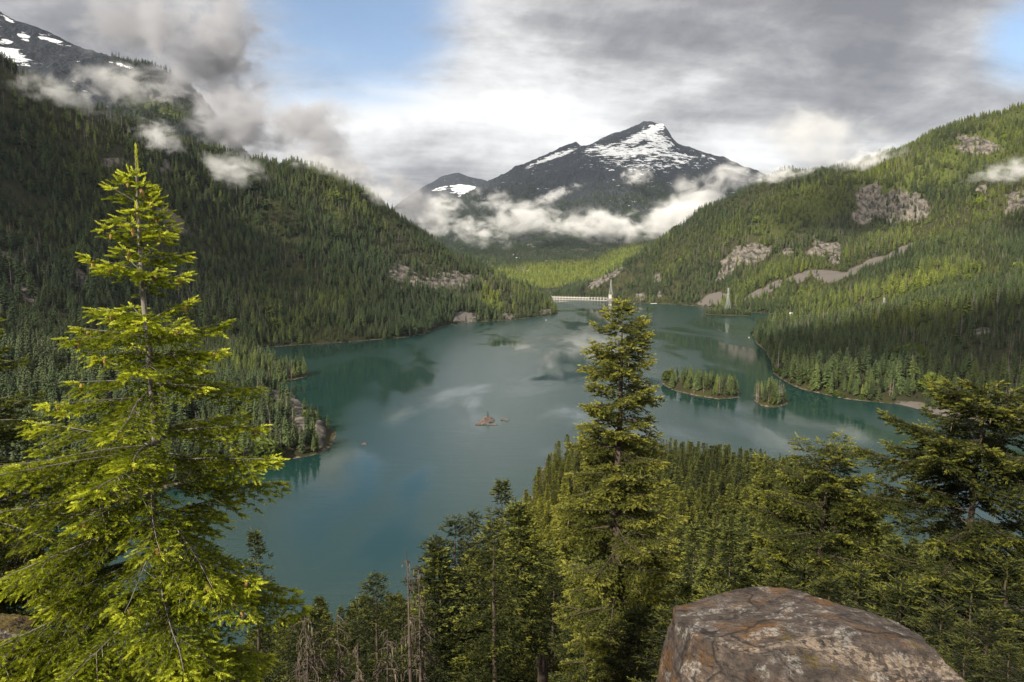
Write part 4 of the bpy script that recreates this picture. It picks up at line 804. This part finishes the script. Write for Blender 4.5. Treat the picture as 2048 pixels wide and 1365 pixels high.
# ------------------------------------------------------------------ rocks
def rock_material(name, moss=0.58, vein=True):
    m, N, out = mat(name); co = N.n('ShaderNodeTexCoord').outputs['Object']; nz = N.n('ShaderNodeNewGeometry').outputs['Normal']
    a = N.noise(co, 1.9, 8, 0.66, 0.6); b_ = N.noise(co, 9.0, 8, 0.7); c_ = N.noise(N.vm('MULTIPLY', co, (1.2, 2.5, 7)), 3.2, 7, 0.65, 0.8); d_ = N.noise(co, 38, 4, 0.7)
    base = N.ramp(b_, [(0.3, (0.055, 0.043, 0.038)), (0.5, (0.14, 0.108, 0.09)), (0.7, (0.25, 0.19, 0.15))])
    base = N.mix(N.m('MULTIPLY', N.ss(a, 0.51, 0.62), 0.8), base, N.mix(b_, (0.12, 0.055, 0.018), (0.34, 0.175, 0.06)))
    lich = N.m('MULTIPLY', N.ss(N.noise(co, 4.5, 6, 0.7, 0.3), 0.53, 0.60), N.ss(d_, 0.42, 0.58)); base = N.mix(N.m('MULTIPLY', lich, 0.85), base, (0.44, 0.42, 0.38))
    dk = N.ss(c_, 0.36, 0.30); base = N.mix(N.m('MULTIPLY', N.ss(N.m('SUBTRACT', 1.0, c_), 0.56, 0.64), 0.8), base, (0.035, 0.03, 0.028))
    up = N.n('ShaderNodeSeparateXYZ', ins={0: nz}).outputs[2]
    mo = N.m('MULTIPLY', N.ss(N.noise(co, 2.7, 6, 0.7), moss, moss + 0.08), N.ss(up, 0.6, 0.9)); base = N.mix(N.m('MULTIPLY', mo, 0.8), base, N.mix(d_, (0.10, 0.075, 0.012), (0.24, 0.17, 0.03)))
    if vein:
        sx = N.n('ShaderNodeSeparateXYZ', ins={0: co}); yy = N.m('ADD', N.m('ADD', sx.outputs[1], N.m('MULTIPLY', sx.outputs[0], 0.12)), N.m('MULTIPLY', N.m('SUBTRACT', a, 0.5), 0.9))
        band = N.m('MULTIPLY', N.m('SUBTRACT', 1.0, N.ss(N.m('ABSOLUTE', N.m('ADD', yy, 0.36)), 0.02, 0.11)), N.ss(N.noise(co, 24, 3, 0.6), 0.44, 0.54))
        base = N.mix(N.m('MULTIPLY', N.m('MULTIPLY', band, N.ss(up, 0.5, 0.8)), 0.9), base, N.mix(d_, (0.30, 0.21, 0.14), (0.60, 0.49, 0.38)))
    cr = N.n('ShaderNodeTexVoronoi', feature='DISTANCE_TO_EDGE', ins={'Vector': N.vm('ADD', co, N.vm('SCALE', N.n('ShaderNodeTexNoise', ins={'Vector': co, 'Scale': 3.0, 'Detail': 4}).outputs[1], scale=0.35)), 'Scale': 1.25})
    crk = N.ss(cr.outputs['Distance'], 0.0, 0.028); base = N.mix(N.m('MULTIPLY', N.m('MULTIPLY', N.m('SUBTRACT', 1.0, crk), 0.8), N.ss(a, 0.40, 0.55)), base, (0.02, 0.017, 0.015))
    base = N.vm('SCALE', base, scale=N.m('ADD', 0.22, N.m('ADD', N.m('MULTIPLY', d_, 0.75), N.m('MULTIPLY', b_, 0.45))))
    hgt = N.m('ADD', N.m('ADD', N.m('MULTIPLY', b_, 0.08), N.m('MULTIPLY', c_, 0.13)), N.m('ADD', N.m('MULTIPLY', d_, 0.022), N.m('MULTIPLY', crk, 0.012)))
    bp = N.n('ShaderNodeBump', ins={'Strength': 1.0, 'Distance': 1.0, 'Height': hgt})
    s = N.n('ShaderNodeBsdfPrincipled', ins={'Base Color': base, 'Roughness': 0.85, 'Specular IOR Level': 0.3, 'Normal': bp.outputs[0]}); N.t.links.new(s.outputs[0], out.inputs[0]); return m
M_ROCK = rock_material("weathered_rock"); M_MOSSY = rock_material("mossy_rock", 0.38, False)
def block(planes, nu, nv, amp, seed, soft=18.0, chips=0):
    th = np.linspace(0, 2 * np.pi, nu, endpoint=False); ph = np.linspace(0.0, np.pi, nv)
    T_, P_ = np.meshgrid(th, ph); D = np.stack([np.sin(P_) * np.cos(T_), np.sin(P_) * np.sin(T_), np.cos(P_)], -1).reshape(-1, 3)
    if chips:
        rg = np.random.default_rng(seed); planes = list(planes)
        for _ in range(chips):
            v = rg.normal(size=3); v[2] = abs(v[2]) * 0.8 + 0.1; v /= np.linalg.norm(v)
            hull = min(d / (v @ (np.array(q) / np.linalg.norm(q))) for *q, d in planes if v @ np.array(q) > 0.05); planes.append((*v, hull * rg.uniform(0.965, 0.992)))
    acc = np.zeros(len(D))
    for nx, ny, nz, d in planes:
        nn = np.array([nx, ny, nz]); nn = nn / np.linalg.norm(nn); c = D @ nn; acc += np.where(c > 0.02, (c / d), 0) ** soft
    r = acc ** (-1 / soft); Pn = D * r[:, None]
    q = Pn * 1.0
    nz_ = fbm(q[:, 0] + q[:, 2] * 0.7 + 9, q[:, 1] - q[:, 2] * 0.6, 0.9, 6, seed) * 0.6 + fbm(q[:, 0] * 1.0 + 3, q[:, 2] * 2.2 + q[:, 1] * 0.4, 0.6, 6, seed + 7, True) * 0.5 + 0.55 * fbm(q[:, 0] - q[:, 1] * .3, q[:, 1] * 2.4 + q[:, 2] * 2.0, 0.45, 5, seed + 19, True)
    Pn = Pn + D * (amp * nz_)[:, None]
    j = np.arange(nv - 1)[:, None] * nu + np.arange(nu)[None]; j2 = np.arange(nv - 1)[:, None] * nu + (np.arange(nu)[None] + 1) % nu
    Tq = np.stack([j, j + nu, j2 + nu, j2], -1).reshape(-1, 4)
    return Pn, Tq
c0 = at(1622, 1318, 4.75); c0.z -= 0.45
Vb, Tb = block([(-0.10, 0.10, 1, 0.72), (0.19, 0.12, 1, 0.765), (0.10, -0.42, 1, 0.77), (-1, 0.1, 0.20, 1.04), (1, 0.1, 0.60, 0.98), (0.45, 1, 0.25, 0.80), (-0.4, 1, 0.12, 0.86), (0.15, -1, 0.22, 0.66), (-0.45, -1, 0.12, 0.78), (0.8, -0.7, 0.25, 1.08), (0, 0, -1, 1.6)], 560, 340, 0.040, 8, 240.0, 4)
tag(obj('boulder', mesh("boulder", Vb, Tb, M_ROCK, smooth=True), None, c0), 'big weathered rock with rusty lichen stains at the bottom right corner', 'boulder')
for px, py, Y, s_, sdv, lab in [(25, 1106, 13.0, 0.55, 11, 'mossy rock ledge behind the fir at the left edge'), (5, 1245, 9.5, 0.35, 12, 'low mossy rock under the fir branches at the left edge')]:
    Vq, Tq = block([(0, 0, 1, .5), (.5, 0, 1, .6), (-1, 0, .2, 1.0), (1, .2, .1, 1.1), (0, 1, .2, .8), (.2, -1, .3, .7), (0, 0, -1, 1)], 120, 80, 0.12, sdv)
    tag(obj('mossy_rock', mesh("mossy_rock", Vq * s_, Tq, M_MOSSY, smooth=True), None, at(px, py, Y) - Vector((0, 0, s_ * .5))), lab, 'rock')
M_ISLET = plain("islet_rock", (0.12, 0.09, 0.075), 0.9, 0.75, 0.8)
def lump(px, py, size, seed, lab, sq=(1, 1, 1)):
    Vq, Tq = block([(0.1, 0, 1, .6), (.6, 0, .8, .75), (-.7, .1, .6, .7), (-1, 0, .1, 1.0), (1, .2, .0, 1.0), (0, 1, .2, .8), (.2, -1, .5, .7), (-.5, -1, .2, .8), (0, 0, -1, 1)], 56, 36, 0.35, seed)
    c = onw(px, py); return tag(obj('rock_islet', mesh("rock_islet", Vq * size * np.array(sq), Tq, M_ISLET), None, c), lab, 'rock')
lump(974, 842, 5.6, 21, 'rounded grey brown rock islet with a tiny tree on top, out in the open lake', (1.1, 1.0, 0.85))
lump(963, 848, 6.0, 22, 'low flat rock in front of the rounded islet, just above water', (1.15, .8, .45))
lump(985, 850, 3.5, 27, 'thin sliver of rock at the right foot of the rounded islet', (1.4, .6, .3))
lump(1004, 840, 1.6, 23, 'small dark rock right of the rounded islet', (1, 1, 1.2))
lump(1013, 841, 2.2, 24, 'flat dark rock farthest right of the rounded islet', (1.2, 1, .6))
lump(728, 889, 2.2, 25, 'lone small rock off the wooded left point', (1, 1, .7))
lump(697, 682, 5.0, 26, 'pale rock at the far left shoreline', (1, .8, .8))
pw = onw(974, 842)
def small_pine(px, py, hgt, z0, lab, k):
    b = onw(px, py); o = empty('pine_tree', (b.x, b.y, z0)); o.scale = (hgt / 24 * 1.5,) * 2 + (hgt / 24,); tag(o, lab, 'tree'); obj('trunk', MIDP[k]['trunk'], o); obj('crown', MIDP[k]['crown'], o)
small_pine(976, 842, 6.5, 2.2, 'tiny tree growing on the rounded rock islet', 3)

# ------------------------------------------------------------------ dam, pylons, small buildings
M_CONC = plain("pale_concrete", (0.46, 0.43, 0.39), 0.85, 0.18, 0.2); M_SHADE = plain("dark_opening", (0.05, 0.045, 0.04), 0.9); M_STEEL = plain("galvanised_steel", (0.36, 0.38, 0.37), 0.55, 0.1)
A = onw(1092, 598.5); B = onw(1214, 601.8); dv = (B - A); ln = dv.length; ang = math.atan2(dv.y, dv.x); dam = empty('dam', (A.x, A.y, 0), ang); tag(dam, 'long white concrete dam with arched openings across the far end of the lake', 'dam')
g = Geo(); g.box((ln / 2, 4, -4), (ln, 10, 12)); g.box((ln * 0.36, 0.5, 8.6), (ln * 0.72, 4, 2.2)); obj('wall', g.mesh("dam_wall", M_CONC), dam)
g = Geo(); g.box((ln / 2, 4, 10.6), (ln, 7, 1.6)); obj('roadway', g.mesh("dam_roadway", M_CONC), dam)
pier = Geo(); pier.box((0, 0, 6.4), (3.0, 6, 9.0)); pier.box((0, 0, 13.0), (1.3, 1.3, 7.0)); pme = pier.mesh("dam_pier", M_CONC)
opn = Geo(); opn.box((0, 0, 5.2), (5.4, 1.0, 4.6)); ome = opn.mesh("dam_opening", M_SHADE)  # dark boxes standing in for the shade inside the openings
n = 21
for i in range(n + 1): obj('pier', pme, dam, (ln * i / n, 0.2, 0))
for i in range(n): obj('opening_shade', ome, dam, (ln * (i + 0.5) / n, -0.4, 0))
gb = onw(1221, 602); go_ = empty('gatehouse', (gb.x, gb.y, 0), ang); tag(go_, 'white square gatehouse at the right end of the dam', 'building')
g = Geo(); g.box((2, 0, 4.5), (34, 16, 10)); obj('pier_base', g.mesh("gate_base", plain("dark_concrete", (0.20, 0.16, 0.15), 0.9)), go_)  # base in a darker concrete tone than the tower
g = Geo(); g.box((0, 0, 17), (13, 11, 15)); obj('tower', g.mesh("gate_tower", M_CONC), go_)
g = Geo(); g.box((0, 0, 25), (14.4, 12.4, 1.2)); obj('roof', g.mesh("gate_roof", M_CONC), go_)
def pylon(loc, H, w0, label, r=0.42, rz=0.2):
    o = empty('pylon', loc, rz); tag(o, label, 'pylon', 'steel power pylons round the lake'); g = Geo(); ht = [0, .2, .38, .54, .68, .8, 1.0]
    wd = lambda t: w0 * (1 - t / 0.68 * 0.78) if t < 0.68 else w0 * 0.22 * (1 - (t - .68) * 0.6)
    cor = lambda t: [(sx * wd(t) / 2, sy * wd(t) / 2, t * H) for sx, sy in ((-1, -1), (1, -1), (1, 1), (-1, 1))]
    for sx in range(4):
        leg = Geo(); leg.tube([cor(t)[sx] for t in ht], r, 5); obj('leg', leg.mesh("pylon_leg", M_STEEL), o)
    for a, b_ in zip(ht[:-1], ht[1:]):
        for k in range(4):
            g.tube([cor(a)[k], cor(b_)[(k + 1) % 4]], r * .55, 4); g.tube([cor(a)[(k + 1) % 4], cor(b_)[k]], r * .55, 4); g.tube([cor(b_)[k], cor(b_)[(k + 1) % 4]], r * .55, 4)
    obj('bracing', g.mesh("pylon_bracing", M_STEEL), o)
    for t, l in ((.76, .17), (.88, .17), (.985, .12)):
        c = Geo(); c.tube([(-l * H / 2 * 1.0, 0, t * H), (0, 0, t * H + .012 * H), (l * H / 2, 0, t * H)], [r * .4, r * 1.0, r * .4], 5); c.tube([(-l * H / 2, 0, t * H), (0, 0, t * H - .025 * H), (l * H / 2, 0, t * H)], r * .5, 4); obj('cross_arm', c.mesh("pylon_arm", M_STEEL), o)
pylon((gb.x + 1, gb.y + 2, 25.6), 62, 12, 'steel lattice pylon standing on the gatehouse at the dam', 0.36)
pb = onw(1455, 628.5); pylon((pb.x, pb.y, float(ground(pb.x, pb.y)) - .5), 76, 15, 'steel lattice pylon standing on the low islet near the right shore', 0.32)
pb = at(1767, 620, 1560); gz = float(ground(pb.x, pb.y)); pylon((pb.x, pb.y, gz), at(1767, 596, 1560).z - gz, 12, 'steel pylon top showing above the forest of the right point', 0.28)
M_WHITE = plain("white_paint", (0.78, 0.78, 0.76), 0.6, 0.06)
def cabin(px, py, w, d, h, rz, label, name='boathouse'):
    b = onw(px, py); o = empty(name, (b.x, b.y, 0.2), rz); tag(o, label, 'building'); g = Geo(); g.box((0, 0, h / 2 + .4), (w, d, h + .8)); obj('wall', g.mesh(name + "_wall", M_WHITE), o)
    v = [(-w * .55, -d * .55, h), (w * .55, -d * .55, h), (w * .55, d * .55, h), (-w * .55, d * .55, h), (-w * .55, 0, h * 1.5), (w * .55, 0, h * 1.5)]; g = Geo(); g.add(v, [(0, 1, 5), (0, 5, 4), (2, 3, 4), (2, 4, 5), (0, 4, 3), (1, 2, 5), (0, 3, 2), (0, 2, 1)]); obj('roof', g.mesh(name + "_roof", M_STEEL), o)
cabin(1586, 629.5, 26, 9, 5, 0.2, 'low white boathouse at the waterside near the right inlet')
b = onw(1310, 607.6); g = Geo(); g.box((0, 0, .5), (34, 5, 1.0)); dk = empty('dock', (b.x, b.y, 0), .1); tag(dk, 'pale floating dock on the far right shore past the dam', 'dock'); obj('deck', g.mesh("dock_deck", M_WHITE), dk)
for i in range(4):
    g = Geo(); g.tube([(-14 + i * 9, 2, -3), (-14 + i * 9, 2, 2.2)], .35, 6); obj('post', g.mesh("dock_post", M_DEAD), dk)
b = onw(1549, 797); bz = float(ground(b.x, b.y)); g = Geo(); g.tube([(0, 0, 0), (0, 0, 4.5)], [.35, .3], 6); mk = empty('marker_post', (b.x, b.y, bz)); tag(mk, 'white navigation marker on the smaller wooded islet', 'marker'); obj('post', g.mesh("marker_post", M_WHITE), mk); g = Geo(); g.box((0, 0, 5.2), (1.3, .5, 1.5)); obj('board', g.mesh("marker_board", M_WHITE), mk)
for px, py, lab in [(1498, 676, 'white buoy off the tip of the right wooded point'), (1092, 641, 'white buoy off the left point near the far shore')]:
    b = onw(px, py); g = Geo(); g.tube([(0, 0, -.5), (0, 0, 0), (0, 0, .9), (0, 0, 1.3), (0, 0, 2.2)], [.5, .8, .7, .25, .12], 8); tag(obj('buoy', g.mesh("buoy", M_WHITE, True), None, b), lab, 'buoy')

# ------------------------------------------------------------------ low cloud and mist, real volumes
def sphere_mesh(name, nu=20, nv=12):
    th = np.linspace(0, 2 * np.pi, nu, endpoint=False); ph = np.linspace(0, np.pi, nv); t, p = np.meshgrid(th, ph)
    V = np.stack([np.sin(p) * np.cos(t), np.sin(p) * np.sin(t), np.cos(p)], -1).reshape(-1, 3); j = np.arange(nv - 1)[:, None] * nu + np.arange(nu)[None]; j2 = np.arange(nv - 1)[:, None] * nu + (np.arange(nu)[None] + 1) % nu
    return V, np.stack([j, j + nu, j2 + nu, j2], -1).reshape(-1, 4)
def mist(px, py, Y, rx, ry, rd, tau, label, tilt=0.0, seed=0, colr=(0.95, 0.95, 0.96), detail=1.0, name='mist'):
    k = Y / F; ax, az, ay = rx * k, ry * k, rd
    m, N, out = mat(name + "_air"); p = N.n('ShaderNodeTexCoord').outputs['Object']; pos = N.n('ShaderNodeNewGeometry').outputs['Position']
    r = N.vm('LENGTH', p); sc_ = 1.0 / (max(min(ax, az * 2.2), 20) * 0.5)
    nz = N.noise(N.vm('ADD', N.vm('MULTIPLY', pos, (1.0, 1.0, 1.5)), (seed * 531.7, seed * 97.3, seed * 211.1)), sc_, 6, 0.62, 0.6)
    big = N.noise(N.vm('ADD', pos, (seed * 77.1, seed * 31.3, seed * 53.9)), sc_ * 0.42, 3, 0.5, 0.8)
    d = N.m('ADD', N.m('SUBTRACT', 0.62, r), N.m('ADD', N.m('MULTIPLY', N.m('SUBTRACT', nz, 0.5), 2.4 * detail), N.m('MULTIPLY', N.m('SUBTRACT', big, 0.5), 2.3)))
    dens_ = N.m('MULTIPLY', N.m('MULTIPLY', N.ss(d, -0.05, 0.85), N.ss(N.m('SUBTRACT', 1.0, r), 0.0, 0.45)), tau * 1.5 / min(ay, ax))
    v = N.n('ShaderNodeVolumePrincipled', ins={'Color': (*colr, 1), 'Density': dens_, 'Anisotropy': -0.2}); N.t.links.new(v.outputs[0], out.inputs['Volume'])
    V, T = sphere_mesh(name); o = obj(name, mesh(name, V, T, m), None, at(px, py, Y)); o.scale = (ax * 1.25, ay * 1.1, az * 1.35); o.rotation_euler = (0, R(tilt), 0)
    return tag(o, label, 'mist', 'drifting mist and low cloud', 'stuff')
GREYC = (0.62, 0.62, 0.65)  # weaker light on these clouds put into a darker volume colour
for k_, a in enumerate([
    (425, 95, 2900, 120, 125, 260, 5.5, 'dark grey cloud towering above the left ridge', 10, GREYC), (600, 260, 2700, 120, 85, 240, 4.0, 'grey cloud sinking towards the middle of the left ridge', 25, GREYC), (700, 355, 2600, 110, 60, 200, 2.6, 'grey cloud resting on the right end of the left ridge', 35, GREYC), (490, 240, 2750, 110, 80, 240, 4.2, 'grey cloud over the end of the rocky ridge', 20, GREYC), (240, 40, 3000, 170, 70, 240, 2.0, 'thin grey cloud over the rocky ridge', 10, GREYC), (815, 405, 2450, 70, 45, 160, 1.8, 'pale mist spilling off the right end of the left ridge', 40, GREYC),
    (940, 462, 5000, 105, 30, 260, 3.2, 'white cloud bank across the left foot of the pyramid mountain', 8), (1060, 432, 5100, 90, 34, 260, 2.8, 'white cloud bank below the left shoulder of the pyramid mountain', -8), (1120, 452, 5000, 80, 24, 240, 2.4, 'thin white cloud under the middle of the pyramid mountain', 6), (1240, 452, 4950, 105, 36, 280, 3.6, 'bright white cloud bank below the summit', 4), (1340, 440, 4950, 90, 40, 260, 3.4, 'white cloud bank at the right foot of the pyramid mountain', -10), (1440, 365, 5400, 110, 48, 300, 3.0, 'cloud wrapping the right shoulder of the pyramid mountain', -25), (1115, 388, 5600, 55, 12, 150, 1.6, 'thin slanting wisp on the face of the pyramid mountain', -20), (1272, 350, 6200, 34, 20, 130, 2.4, 'small round puff below the snow fields', 0), (985, 400, 5700, 75, 24, 200, 1.6, 'faint mist on the left shoulder of the pyramid mountain', 15), (880, 425, 5200, 60, 40, 240, 2.4, 'pale cloud in the gap under the small snowy summit', 0),
    (320, 275, 1610, 62, 30, 80, 2.0, 'white wisp on the upper left slope above the fir tip', 15), (465, 338, 1640, 62, 32, 80, 1.5, 'curled wisp on the left slope right of the fir', 15), (640, 330, 1980, 90, 22, 90, 1.4, 'mist along the middle of the left ridge', 15), (745, 372, 2080, 60, 28, 90, 1.7, 'mist along the lower part of the left ridge', 30), (130, 190, 1400, 120, 34, 80, 1.3, 'thin mist streak high on the left slope', 14), (250, 175, 2500, 110, 40, 150, 1.6, 'mist in front of the rocky ridge', 8),
    (1740, 322, 2920, 72, 26, 120, 2.2, 'mist puff on the crest of the right mountainside', -8), (2010, 345, 2380, 75, 24, 100, 1.5, 'mist streak on the right mountainside by the frame edge', -10), (1560, 350, 2980, 75, 15, 110, 1.2, 'faint mist along the lower crest of the right mountainside', -10), (1640, 270, 4200, 150, 60, 400, 0.8, 'pale cloud rising behind the right crest', 0)]):
    a = list(a); a[6] *= 0.62 if 6 <= k_ < 16 else 1.0; a[6] *= 0.62 if k_ in (16, 17, 18, 19, 20, 21, 23) else 1.0
    mist(*a[:8], detail=1.3 if k_ >= 6 else 1.1, tilt=a[8], seed=k_ + 1, colr=a[9] if len(a) > 9 else (0.96, 0.955, 0.95))

def haze():
    m, N, out = mat("haze_air"); v = N.n('ShaderNodeVolumePrincipled', ins={'Color': (0.72, 0.84, 1.0, 1), 'Density': 1.2e-5, 'Anisotropy': 0.0}); N.t.links.new(v.outputs[0], out.inputs['Volume'])
    g = Geo(); g.box((0, 5000, 1060), (26000, 14000, 2320)); V, T, A = g.arrays()
    tag(obj('haze', mesh("haze", V, T, m)), 'thin bluish mountain air', 'haze', kind='stuff')
haze()

def shade_cloud(gx, gy, gz, rx, ry, tau, seed, label, zc=3100):
    """an unseen cloud lens added far above and behind the viewpoint to shade the ground point gx, gy, gz"""
    t = (zc - gz) / SUN.z; m, N, out = mat("cloud_air"); v = N.n('ShaderNodeVolumePrincipled', ins={'Color': (0.9, 0.9, 0.92, 1), 'Density': tau / 300.0}); N.t.links.new(v.outputs[0], out.inputs['Volume'])
    V, T = sphere_mesh('cloud', 64, 32); a = np.arctan2(V[:, 1], V[:, 0]); k = 1 + 0.55 * fbm(np.cos(a) * 1.3 + seed, np.sin(a) * 1.3 + V[:, 2] * .4, 1.0, 4, seed) + 0.25 * fbm(V[:, 0] * 3 + seed, V[:, 1] * 3, 1.0, 3, seed + 5)
    o = obj('cloud', mesh('cloud', V * k[:, None], T, m, smooth=True), None, (gx + SUN.x * t, gy + SUN.y * t, zc)); o.scale = (rx, ry, 150)
    tag(o, label, 'cloud', 'unseen clouds added for shade', 'stuff')
for k_, a in enumerate([(740, 900, 40, 430, 380, 1.6, 'unseen cloud added to shade the right wooded point'), (-1000, 1150, 250, 420, 560, 0.5, 'unseen cloud added to shade the left slope'), (1900, 2050, 200, 420, 380, 1.7, 'unseen cloud added to shade the lower right slope'), (1300, 7700, 900, 1700, 1400, 0.6, 'unseen cloud added to shade the pyramid mountain'), (-560, 1550, 150, 300, 200, 0.6, 'unseen cloud added to shade the left ridge'), (1450, 2900, 250, 300, 240, 1.2, 'small unseen cloud added to shade the right mountainside')]):  # all out of view, added for the shade they cast
    shade_cloud(*a[:6], k_ + 3, a[6])
